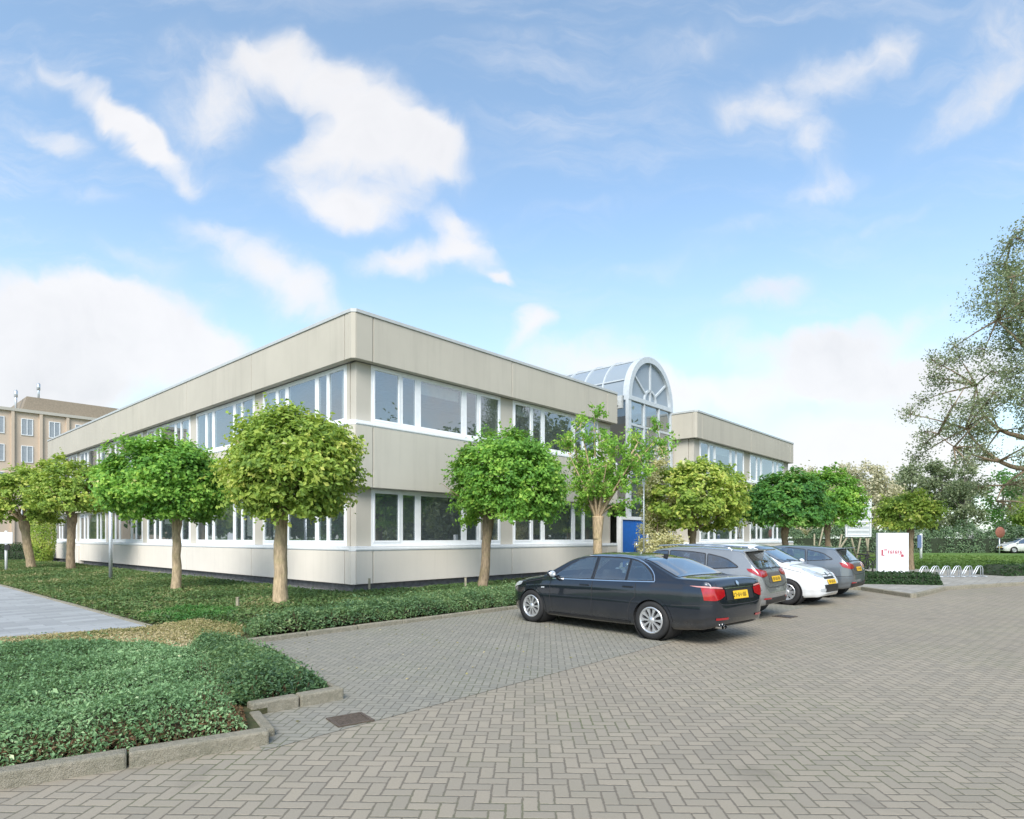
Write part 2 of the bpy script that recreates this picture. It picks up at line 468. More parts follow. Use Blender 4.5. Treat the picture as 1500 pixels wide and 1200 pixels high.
alpha = nt.rng(nt.math('ADD', dens, nt.math('MULTIPLY', tex, nt.rng(dens, .03, .4))), .0, 1.28, 0, 1, True)
# thin combed cirrus drifting over the blue
mpc = nt.node('ShaderNodeMapping', i_Vector=uv); mpc.inputs['Rotation'].default_value = (0, 0, R(24)); mpc.inputs['Scale'].default_value = (1.5, 6.5, 1)
cir = nt.math('MULTIPLY', nt.rng(nt.noise(1.6, 7, mpc.outputs[0], .62), .44, .80, 0, .62, True), nt.rng(nt.noise(1.1, 3, uv0), .36, .62))
alpha = nt.math('MAXIMUM', alpha, nt.math('MULTIPLY', cir, front))
# generic broken cloud for the rest of the sky dome (behind and above the camera)
gd = nt.noise(2.3, 8, gen, .58)
ga = nt.math('MULTIPLY', nt.rng(gd, .48, .66, 0, .95, True), nt.math('SUBTRACT', 1.0, front))
alpha = nt.math('MAXIMUM', alpha, ga)
# pale veil low over the horizon
el = sep.outputs[2]
veil = nt.rng(el, 0.0, .50, .62, 0.0, True)
skyc = nt.node('ShaderNodeVectorMath', operation='SCALE', i_0=sky.outputs[0]); skyc.inputs['Scale'].default_value = SKY_S
hue = nt.node('ShaderNodeHueSaturation', i_Color=skyc.outputs[0]); hue.inputs['Saturation'].default_value = SKY_SAT
tint = nt.mix(1.0, hue.outputs[0], SKY_TINT, 'MULTIPLY')
lift = nt.mix(1.0, tint, SKY_LIFT, 'ADD')
c0 = nt.mix(veil, lift, tuple(x*CL_B for x in (.79, .93, 1.0)))
gsh = nt.math('MULTIPLY', nt.math('ADD', nt.math('MULTIPLY', grey, front), nt.math('MULTIPLY', soft, .8)), nt.rng(fb, .35, .65, .45, 1.25), clamp=True)
cc = nt.mix(gsh, tuple(x*CL_B for x in (1.0, .985, .99)), tuple(x*CL_B for x in (.62, .635, .67)))
c1 = nt.mix(nt.math('MULTIPLY', alpha, .90), c0, cc)
fin = nt.node('ShaderNodeVectorMath', operation='SCALE', i_0=c1); fin.inputs['Scale'].default_value = 10.0
nt.put(bg.inputs['Color'], fin.outputs[0])
bg.inputs['Strength'].default_value = 0.1
# ---------------------------------------------------------------- ground sheets
U2 = Vector((.668, .744)).normalized(); U1 = Vector((-.744, .668)).normalized()
CX, CY = -4.77, 18.5
BROT = math.atan2(U2.y, U2.x)
def loc(x, y): return (CX + U2.x*x + U1.x*y, CY + U2.y*x + U1.y*y)      # building axes -> world

def sheet(name, poly, z, mat, side=None):
    """flat polygon at height z; side = depth of a vertical skirt below its edge"""
    bm = bmesh.new()
    vs = [bm.verts.new((p[0], p[1], z)) for p in poly]
    f = bm.faces.new(vs)
    if f.normal.z < 0: f.normal_flip()
    if side:
        lo = [bm.verts.new((p[0], p[1], z-side)) for p in poly]
        n = len(vs)
        for i in range(n): bm.faces.new((vs[i], vs[(i+1) % n], lo[(i+1) % n], lo[i]))
    bm.normal_update()
    bmesh.ops.triangulate(bm, faces=[q for q in bm.faces if len(q.verts) > 4])
    bmesh.ops.recalc_face_normals(bm, faces=bm.faces)
    bm.normal_update()
    for f in bm.faces:
        if f.normal.z < -.5: f.normal_flip()
    me = bpy.data.meshes.new(name); bm.to_mesh(me); bm.free()
    return tag(link(name, me, mat), kind='structure')

soilm = soil('bed_soil', (.075, .085, .04), (.12, .11, .06), (.055, .085, .03))
gravelm = soil('gravel_strip', (.20, .205, .21), (.25, .25, .25), (.16, .165, .17), 1.0, 30)
lawnm = soil('lawn_grass', (.12, .22, .05), (.16, .24, .075), (.09, .19, .04), .12, 1.6)
roadm = herring('herringbone_paving', .104, R(1.5), (.315, .282, .228), .13, (.165, .145, .115), .055, (.3, .1))
baym = herring('bay_paving', .09, BROT+R(45), (.28, .27, .232), .13, (.155, .145, .12), .06, wear=.45)
pathm = slabs('path_slabs', (.36, .375, .385), .6, .3, -BROT, (.27, .28, .285), .008)
sidem = slabs('concrete_slabs', (.37, .355, .32), .3, .3, -BROT, (.15, .14, .12), .006)

sheet('ground', [(-700, -400), (700, -400), (700, 900), (-700, 900)], -.03, lawnm)
sheet('road', [(-60, -30), (120, -30), (120, 75), (-60, 75)], 0, roadm)
q = lambda x, y, s, t=0: (x+U2.x*s+U1.x*t, y+U2.y*s+U1.y*t)
sheet('parking_bay', [(-1.98, 4.9), q(-1.98, 4.9, 25), q(-4.9, 9.2, 22), (-4.9, 9.2)], .004, baym)
BED = [(-14, -2.3), (-2.02, 5.12), (-2.45, 5.83), (-1.85, 6.55), (-4.22, 9.8), q(-4.22, 9.8, 20.5), q(-4.22, 9.8, 21.5, 3), (14, 35), (40, 62), (0, 90), (-90, 75), (-90, -2.3)]
sheet('planting_bed', BED, .06, soilm, .08)
sheet('gravel_strip', [loc(-1.0, -1.0), loc(15.5, -1.0), loc(15.5, .6), loc(.6, .6), loc(.6, 38.5), loc(-1.0, 38.5)], .066, gravelm)
pc = (-6.46, 11.1)
sheet('path', [pc, q(*pc, 0, 62), q(*pc, -16, 62), q(*pc, -16, 0)], .085, pathm)
SIDE = [(11.2, 17.3), (13.9, 20.0), (18.2, 22.0), (26, 24.4), (26, 29.5), (14.5, 32.5), q(-4.22, 9.8, 21.5, 2.5), q(-4.22, 9.8, 20.7), (10.6, 20.1), (11.15, 19.8)]
sheet('pavement', SIDE, .10, sidem, .12)
sheet('lawn', [(26.0, 24.4), (130, 45), (130, 150), (-5, 150), (5, 70), (40, 62), (14.5, 32.5), (26, 29.5)], .09, lawnm, .1)

def kerb(pts, w=.13, h=.12, base=0.0, unit=1.0, gap=.012, nm='kerb', rough=.006):
    """row of kerb stones along a polyline, small open joints between them"""
    b = MB()
    for (p, r) in zip(pts[:-1], pts[1:]):
        p = Vector(p); r = Vector(r); L = (r-p).length; d = (r-p)/L
        a = math.atan2(d.y, d.x); n = max(1, round(L/unit)); s = L/n
        for i in range(n):
            o = p + d*(s*i)
            Mx = Matrix.Translation((o.x, o.y, base)) @ Matrix.Rotation(a+random.uniform(-rough, rough), 4, 'Z') @ Matrix.Rotation(random.uniform(-rough, rough), 4, 'X')
            b.bev(gap/2, s-gap/2, -w/2, w/2, -.06, h+random.uniform(-.006, .006), .018, Mx)
    return tag(b.build(nm, M['kerb']), kind='structure')
kerb([(-9.6, .43), (-2.02, 5.12)], .15, .12, unit=.95)
kerb([(-2.06, 5.24), (-2.42, 5.80)], .10, .075, unit=.6)
kerb([(-2.52, 5.90), (-1.80, 6.52)], .15, .12, unit=.5)
kerb([(-1.87, 6.66), (-4.18, 9.72)], .06, .07, unit=1.0)
kerb([(-4.22, 9.84), q(-4.22, 9.84, 20.4)], .10, .085, unit=1.0)
kerb([q(*pc, 0, 0), q(*pc, 0, 45)], .10, .11, unit=1.0)
kerb([q(*pc, -.06, -.06), q(*pc, -12, -.06)], .10, .10, unit=1.0)
kerb([(10.7, 20.15), (11.22, 19.75), (11.25, 17.3), (13.95, 19.92), (18.2, 21.9), (26, 24.3), (75, 33.8)], .14, .115, unit=1.0)

# drain grate in the gutter
g = empty('drain_grate', (-1.50, 5.72, .006), R(36), 'rusty square drain grate set in the gutter paving beside the kerb end', 'drain grate')
b = MB()
g.scale = (.86, .80, 1)
b.box(-.20, .20, -.20, -.165, 0, .012).box(-.20, .20, .165, .20, 0, .012).box(-.20, -.165, -.165, .165, 0, .012).box(.165, .20, -.165, .165, 0, .012)
b.build('frame', M['iron'], g)
b = MB()
for i in range(8): b.box(-.16, .16, -.155+i*.041, -.130+i*.041, 0, .008)
b.box(-.165, .165, -.165, .165, -.003, .001)
b.build('grating', M['iron'], g)
dg = empty('drain_cover', (at(1150, 13.2), 13.2, .006), R(44), 'small dark drain cover in the paving behind the silver hatchback', 'drain cover')
b = MB(); b.box(-.2, .2, -.2, .2, 0, .006); b.build('frame', M['iron'], dg)
b = MB()
for i in range(6): b.box(-.16, .16, -.15+i*.055, -.12+i*.055, .006, .011)
b.build('grating', M['black'], dg)
# ---------------------------------------------------------------- office building (axes: x along the short facade, y along the long one)
OB = empty('office_building', (CX, CY, 0), BROT, 'two storey concrete office building with white window bands and a glazed barrel vault', 'building')
ZF0, ZF1, ZS0, ZS1, ZP0, ZP1 = 7.10, 8.48, 3.23, 5.10, .27, 1.27
RC = .30
PAT = [(1.0, 1.92), (2.10, 2.62), (2.86, 4.75), (5.0, 5.53), (5.72, 6.68)]
PAT = [((a-.86)/5.94, (b-.86)/5.94) for a, b in PAT]

class Side:
    """one facade: t runs along it, d is depth inwards"""
    def __init__(s, kind, x0, y0): s.k = kind; s.x0 = x0; s.y0 = y0
    def box(s, mb, t0, t1, d0, d1, z0, z1, b=0):
        f = mb.bev if b else mb.box
        a = (b,) if b else ()
        if s.k == 'front': f(s.x0+t0, s.x0+t1, s.y0+d0, s.y0+d1, z0, z1, *a)
        elif s.k == 'left': f(s.x0+d0, s.x0+d1, s.y0+t0, s.y0+t1, z0, z1, *a)
        elif s.k == 'right': f(s.x0-d1, s.x0-d0, s.y0+t0, s.y0+t1, z0, z1, *a)
        elif s.k == 'back': f(s.x0+t0, s.x0+t1, s.y0-d1, s.y0-d0, z0, z1, *a)
        return mb
    def quad(s, t0, t1, d, z0, z1):
        P = {'front': lambda t: (s.x0+t, s.y0+d), 'left': lambda t: (s.x0+d, s.y0+t), 'right': lambda t: (s.x0-d, s.y0+t), 'back': lambda t: (s.x0+t, s.y0-d)}[s.k]
        a, b = P(t0), P(t1)
        return [(a[0], a[1], z0), (b[0], b[1], z0), (b[0], b[1], z1), (a[0], a[1], z1)]

def panels(S, joints, mats, coping=True):
    """fascia, spandrel and plinth panels between joints, with open seams and white sills"""
    for nm, z0, z1, mt in (('fascia', ZF0, ZF1, 'facade'), ('spandrel', ZS0, ZS1, 'spandrelc'), ('plinth', ZP0, ZP1, 'plinthc')):
        b = MB()
        for a, c in zip(joints[:-1], joints[1:]):
            S.box(b, a+.014, c-.014, 0, .24, z0, z1, .012)
        b.build(nm, M[mt], OB)
        b = MB(); S.box(b, joints[0], joints[-1], .03, .22, z0+.03, z1-.03); b.build('panel_backing', M['dark'], OB)
    dz = {'front': .003, 'left': 0, 'right': .001, 'back': .002}[S.k]
    b = MB()
    S.box(b, joints[0], joints[-1], -.035, .27, ZF1+.002, ZF1+.11+dz, .01)
    b.build('coping', M['coping'], OB)
    for z in (ZS1, ZP1):
        b = MB()
        S.box(b, joints[0], joints[-1], .002, RC+.12, z+.002, z+.147+dz, .01)
        S.box(b, joints[0], joints[-1], -.02, .06, z+.03, z+.09, .008)
        b.build('sill', M['white'], OB)

def window(S, t0, t1, z0, z1, pat=PAT, blind=None):
    w = t1-t0; fr = MB(); pn = []
    dz0, dz1 = z0+.17, z1-.14
    S.box(fr, t0, t1, RC-.012, RC+.08, z0, dz0)
    S.box(fr, t0, t1, RC-.012, RC+.08, dz1, z1)
    e = [0] + [x for p in pat for x in p] + [1]
    for i in range(0, len(e), 2):
        S.box(fr, t0+e[i]*w, t0+e[i+1]*w, RC-.012, RC+.08, dz0, dz1)
    for k, (a, b) in enumerate(pat):
        A, B = t0+a*w, t0+b*w
        if k in (0, 4):                                       # opening casement: proud frame
            S.box(fr, A-.06, B+.06, RC-.030, RC-.0125, dz0-.06, dz0-.006); S.box(fr, A-.06, B+.06, RC-.030, RC-.0125, dz1+.006, dz1+.06)
            S.box(fr, A-.06, A-.006, RC-.030, RC-.0125, dz0-.006, dz1+.006); S.box(fr, B+.006, B+.06, RC-.030, RC-.0125, dz0-.006, dz1+.006)
        pn.append(S.quad(A-.01, B+.01, RC+.006, dz0-.01, dz1+.01))
    wo = fr.build('window', M['white'], OB)
    b = MB()
    for qd in pn: b.add(qd, [(0, 1, 2, 3)])
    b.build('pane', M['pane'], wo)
    for k, (a, c) in enumerate(pat):
        if blind is None: break
        dr = blind()
        if dr > 0:
            bl = MB(); A, B = t0+a*w, t0+c*w
            if dr > 1:                                         # vertical slats, overlapping when turned
                m = int((B-A)/.13*(dr-1))
                for q_ in range(m): S.box(bl, A+q_*.13, A+q_*.13+.14, RC+.16+.006*(q_ % 2), RC+.17+.006*(q_ % 2), dz0-.02, dz1)
            else: S.box(bl, A, B, RC+.16, RC+.172, dz1-(dz1-dz0)*dr, dz1)
            if bl.v: bl.build('blind', M['blind'], wo)

def side_windows(S, groups, blind):
    """piers + windows on both storeys"""
    pr = MB()
    ends = [g_ for g in groups for g_ in g[:2]]
    for z0, z1 in ((ZS1+.152, ZF0), (ZP1+.152, ZS0)):
        for t0, t1 in groups: window(S, t0, t1, z0, z1-.004, blind=blind)
    return pr

def piers(S, spans):
    for z0, z1 in ((ZS1+.152, ZF0-.002), (ZP1+.152, ZS0-.002)):
        for a, c in spans:
            b = MB(); S.box(b, a+.002, c-.002, RC, RC+.3, z0, z1); b.build('pier', M['pier'], OB)

def base_course(x0, y0, x1, y1):
    b = MB()
    b.box(x0+.20, x1-.20, y0+.20, y1-.20, -.1, ZP0+.02)
    b.build('base_course', M['base'], OB)

def core(x0, y0, x1, y1, off=4.5):
    """floors, ceiling slabs, roof and the inner corridor walls seen through the panes"""
    b = MB()
    b.box(x0+.43, x1-.43, y0+.43, y1-.43, ZP0+.03, 1.0)
    b.box(x0+.43, x1-.43, y0+.43, y1-.43, 3.35, 4.75)
    b.build('floor_slab', M['ceiling'], OB)
    b = MB(); b.box(x0+.26, x1-.26, y0+.26, y1-.26, 7.2, 8.30); b.build('roof', M['roof'], OB)
    b = MB()
    b.box(x0+off, x1-off, y0+off, y1-off, 1.0, 3.35); b.box(x0+off, x1-off, y0+off, y1-off, 4.75, 7.2)
    b.build('corridor_wall', M['interior'], OB)
    b = MB()
    for z0, z1 in ((1.002, 3.348), (4.752, 7.198)):
        k = y0+7.2
        while k < y1-6:
            b.box(x0+.7, x0+off-.01, k, k+.12, z0, z1); k += 6.15
    b.build('partition', M['interior'], OB)

LA, LB = 14.75, 37.9
FA = Side('front', 0, 0); LFA = Side('left', 0, 0); RA = Side('right', LA, 0); BA = Side('back', 0, LB)
bl_a = lambda: random.choice([0, 0, 0, 0, 0, .25, 1.35])
bl_b = lambda: random.choice([0, 0, .3, .5, 1.3, 1.6, 0, .9])
panels(FA, [.1, .73, 7.15, 13.78, 14.65], None)
panels(LFA, [.24, .45] + [.45+6.15*k for k in range(1, 7)] + [37.9], None)
panels(RA, [.24, 7, 14, 20], None)
panels(BA, [.25, 7.2, 14.6], None)
side_windows(FA, [(.86, 6.80), (7.51, 13.45)], bl_a)
piers(FA, [(.32, .86), (6.80, 7.51), (13.45, 14.5)])
gl = [(.78+6.15*k, .78+6.15*k+5.5) for k in range(6)]
side_windows(LFA, gl, bl_b)
piers(LFA, [(.62, .78)] + [(gl[k][1], gl[k+1][0]) for k in range(5)] + [(gl[5][1], 37.6)])
piers(RA, [(.62, 20)])
b = MB(); BA.box(b, .3, 14.6, .3, .5, .3, 7.1); RA.box(b, 20, 37.3, .05, .3, 0, 8.4); b.build('rear_wall', M['pier'], OB)
# chamfered corner pieces
for z0, z1, mt in ((ZF0, ZF1, 'facade'), (ZS0, ZS1, 'spandrelc'), (ZP0, ZP1, 'plinthc')):
    b = MB(); b.prism([(.1, 0), (.1, .24), (0, .24), (0, .1)], z0+.003, z1-.003); b.build('corner_piece', M[mt], OB)
    b = MB(); b.prism([(LA-.1, 0), (LA-.1, .24), (LA, .24), (LA, .1)], z0+.003, z1-.003); b.build('corner_piece', M[mt], OB)
b = MB(); b.prism([(.1, -.02), (.1, .3), (-.02, .3), (-.02, .1)], ZF1+.004, ZF1+.108); b.build('coping', M['coping'], OB)
for z in (ZS1, ZP1):
    b = MB(); b.prism([(.1, 0), (.1, .4), (0, .4), (0, .1)], z+.004, z+.148); b.build('sill', M['white'], OB)
base_course(0, 0, LA, LB); core(0, 0, LA, LB)
# white block by the far end of the long facade
b = MB(); LFA.box(b, 29.6, 30.5, -.12, .45, -.05, 1.2, .02); b.build('service_box', M['plinthc'], OB)

# far wing
WX, WY, WL = 20.84, -1.07, 16.0
FW = Side('front', WX, WY); LW = Side('left', WX, WY); RW = Side('right', WX+WL, WY); BW = Side('back', WX, WY+34)
panels(FW, [.1, .73, 7.8, 15.2, 15.9], None)
panels(LW, [.24, 1.6], None)
panels(RW, [.24, 8, 16, 33.7], None)
side_windows(FW, [(1.0, 7.35), (8.3, 14.65)], bl_a)
piers(FW, [(.32, 1.0), (7.35, 8.3), (14.65, WL-.32)])
piers(LW, [(.62, 1.6)]); piers(RW, [(.62, 33.7)])
for z0, z1, mt in ((ZF0, ZF1, 'facade'), (ZS0, ZS1, 'spandrelc'), (ZP0, ZP1, 'plinthc')):
    b = MB(); b.prism([(WX+.1, WY), (WX+.1, WY+.24), (WX, WY+.24), (WX, WY+.1)], z0+.003, z1-.003); b.build('corner_piece', M[mt], OB)
    b = MB(); b.prism([(WX+WL-.1, WY), (WX+WL, WY+.1), (WX+WL, WY+.24), (WX+WL-.1, WY+.24)], z0+.003, z1-.003); b.build('corner_piece', M[mt], OB)
b = MB(); b.prism([(WX+.1, WY-.02), (WX+.1, WY+.3), (WX-.02, WY+.3), (WX-.02, WY+.1)], ZF1+.004, ZF1+.108); b.build('coping', M['coping'], OB)
b = MB(); b.prism([(WX+WL-.1, WY-.02), (WX+WL+.02, WY+.1), (WX+WL+.02, WY+.3), (WX+WL-.1, WY+.3)], ZF1+.004, ZF1+.108); b.build('coping', M['coping'], OB)
b = MB(); BW.box(b, .3, WL-.3, .1, .3, 0, 8.4); LW.box(b, 1.62, 33.7, .05, .3, 0, 8.4); b.build('rear_wall', M['pier'], OB)
base_course(WX, WY, WX+WL, WY+34); core(WX, WY, WX+WL, WY+34)

# glazed entrance between the blocks
AX0, AX1, AY, ZSP = 16.3, 20.95, .36, 8.84
AR = (AX1-AX0)/2; AXC = (AX0+AX1)/2
def arc(r, y, a0=0, a1=180, n=28): return [(AXC+r*math.cos(R(a0+(a1-a0)*i/n)), y, ZSP+r*math.sin(R(a0+(a1-a0)*i/n))) for i in range(n+1)]
def arch(mb, r0, r1, y0, y1, n=28, a0=0, a1=180):
    """solid flat ring segment in the xz plane"""
    vs = []; fs = []
    for i in range(n+1):
        a = R(a0+(a1-a0)*i/n); c, s_ = math.cos(a), math.sin(a)
        for r, y in ((r0, y0), (r1, y0), (r1, y1), (r0, y1)): vs.append((AXC+r*c, y, ZSP+r*s_))
    for i in range(n):
        for k in range(4): fs.append((4*i+k, 4*i+(k+1) % 4, 4*i+4+(k+1) % 4, 4*i+4+k))
    fs += [(3, 2, 1, 0), (4*n, 4*n+1, 4*n+2, 4*n+3)]
    mb.add(vs, fs)
vt = MB()
arch(vt, AR-.30, AR, AY, AY+.35)
vt.box(AX0, AX1, AY-.004, AY+.30, ZSP-.22, ZSP-.001)
vo = vt.build('vault_arch', M['steel'], OB)
sp = MB()
arch(sp, .52, .64, AY+.08, AY+.20, 16)
for a in (35, 90, 145):
    Mx = Matrix.Translation((AXC, AY+.14, ZSP)) @ Matrix.Rotation(R(-a), 4, 'Y')
    sp.box(.64 if a != 90 else .0, AR-.29, -.06, .06, -.05, .05, Mx)
sp.build('spoke', M['steel'], vo)
b = MB(); P_ = arc(AR-.28, AY+.16)
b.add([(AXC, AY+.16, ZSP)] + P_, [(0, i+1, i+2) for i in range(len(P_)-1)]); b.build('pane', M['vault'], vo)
VY1 = 16.0
vl = MB(); vs = []; fs = []
n = 28
for y in (AY+.36, VY1): vs += [(x, y, z) for x, _, z in arc(AR-.05, 0, 0, 180, n)]
fs = [(i, i+1, n+2+i, n+1+i) for i in range(n)]
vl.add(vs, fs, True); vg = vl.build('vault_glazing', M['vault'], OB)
rb = MB(); y = AY+1.6
while y < VY1:
    arch(rb, AR-.09, AR+.02, y, y+.07, 24); y += 1.25
for a in (22, 60, 90, 120, 158):
    x, z = AXC+AR*math.cos(R(a)), ZSP+AR*math.sin(R(a))
    rb.box(x-.03, x+.03, AY+.36, VY1, z-.05, z+.012)
rb.build('rib', M['steel'], vg)
b = MB(); arch(b, .0, AR-.06, VY1, VY1+.15, 20); b.build('vault_end_wall', M['pier'], OB)
b = MB()
b.box(AX0-.12, AX0+.05, AY+.36, VY1, 8.2, ZSP); b.box(AX1-.05, AX1+.06, AY+.36, VY1, 8.2, ZSP)
b.build('vault_gutter', M['coping'], OB)
# curtain wall under the arch
fr = MB()
for x, w in ((AX0, .26), (AX0+1.55, .10), (AX0+3.1, .10), (AX1-.22, .22)): fr.box(x, x+w, AY+.02, AY+.20, 0, ZSP-.222)
for z in (2.55, 3.5, 4.9, 6.1, 7.35): fr.box(AX0+.262, AX1-.222, AY+.05, AY+.17, z, z+.11)
cw = fr.build('curtain_wall', M['steel'], OB)
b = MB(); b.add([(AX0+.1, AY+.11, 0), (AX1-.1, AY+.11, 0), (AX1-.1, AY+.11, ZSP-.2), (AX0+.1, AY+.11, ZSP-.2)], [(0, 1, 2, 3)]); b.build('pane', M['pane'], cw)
b = MB()
b.box(LA+.05, AX0-.13, 1.55, 1.8, 0, 7.0); b.box(LA+.02, AX0-.02, 1.35, 1.8, 7.45, 7.9); b.box(LA+.02, AX0-.01, .9, 1.8, 8.35, 8.6)
b.build('link_wall', M['coping'], OB)
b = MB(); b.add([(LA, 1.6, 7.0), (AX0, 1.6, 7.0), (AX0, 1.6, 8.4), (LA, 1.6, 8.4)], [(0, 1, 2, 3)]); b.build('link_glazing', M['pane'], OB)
b = MB(); b.box(LA, WX, 8, 8.2, 0, 8.3); b.build('lobby_wall', M['interior'], OB)
b = MB(); b.box(LA, WX, AY+.3, 8, 3.4, 3.6); b.build('lobby_floor', M['ceiling'], OB)
# blue entrance door with a white surround
dr = MB()
dr.bev(LA+.55, LA+1.72, .16, .22, .1, 2.55, .008); dr.bev(LA+1.75, LA+2.92, .16, .22, .1, 2.55, .008)
dro = dr.build('entrance_door', M['blue'], OB); tag(dro, 'bright blue double entrance door')
b = MB()
b.box(LA+.38, LA+.54, .10, .34, 0, 2.72); b.box(LA+2.93, LA+3.05, .10, .34, 0, 2.72); b.box(LA+.54, LA+2.93, .10, .34, 2.56, 2.72)
b.build('door_frame', M['white'], dro)
b = MB(); b.tube([(LA+1.66, .10, .9), (LA+1.66, .10, 1.5)], .018); b.tube([(LA+1.81, .10, .9), (LA+1.81, .10, 1.5)], .018); b.build('handle', M['chrome'], dro)
# ---------------------------------------------------------------- cars
def curve(knots, sm=.05):
    xs = np.array([k[0] for k in knots]); ys = np.array([k[1] for k in knots])
    gx = np.linspace(xs[0], xs[-1], 900); gy = np.interp(gx, xs, ys)
    k = max(1, int(sm/(gx[1]-gx[0])))
    if k > 1:
        pad = np.concatenate([2*gy[0]-gy[k:0:-1], gy, 2*gy[-1]-gy[-2:-k-2:-1]])
        w = np.hanning(2*k+1); w /= w.sum()
        gy = np.convolve(pad, w, 'valid')
    return lambda x: np.interp(x, gx, gy)

def circ(y, z, r):
    return [(y-r*math.cos(a), z-r*math.sin(a)) for a in np.linspace(0, math.pi, 9)], [(y-r*math.cos(a), z+r*math.sin(a)) for a in np.linspace(0, math.pi, 9)]

def resample(pts, n, smooth=0):
    P = np.array(pts, float)
    for _ in range(smooth):                                    # Chaikin corner rounding
        Q = [P[0]]
        for a, b in zip(P[:-1], P[1:]): Q += [a*.75+b*.25, a*.25+b*.75]
        P = np.array(Q + [P[-1]])
    d = np.concatenate([[0], np.cumsum(np.linalg.norm(np.diff(P, axis=0), axis=1))])
    t = np.linspace(0, d[-1], n)
    return np.stack([np.interp(t, d, P[:, i]) for i in range(P.shape[1])], 1)

def inside(poly, p):
    x, y = p; c = False; n = len(poly)
    for i in range(n):
        x1, y1 = poly[i]; x2, y2 = poly[(i+1) % n]
        if (y1 > y) != (y2 > y) and x < (x2-x1)*(y-y1)/(y2-y1)+x1: c = not c
    return c

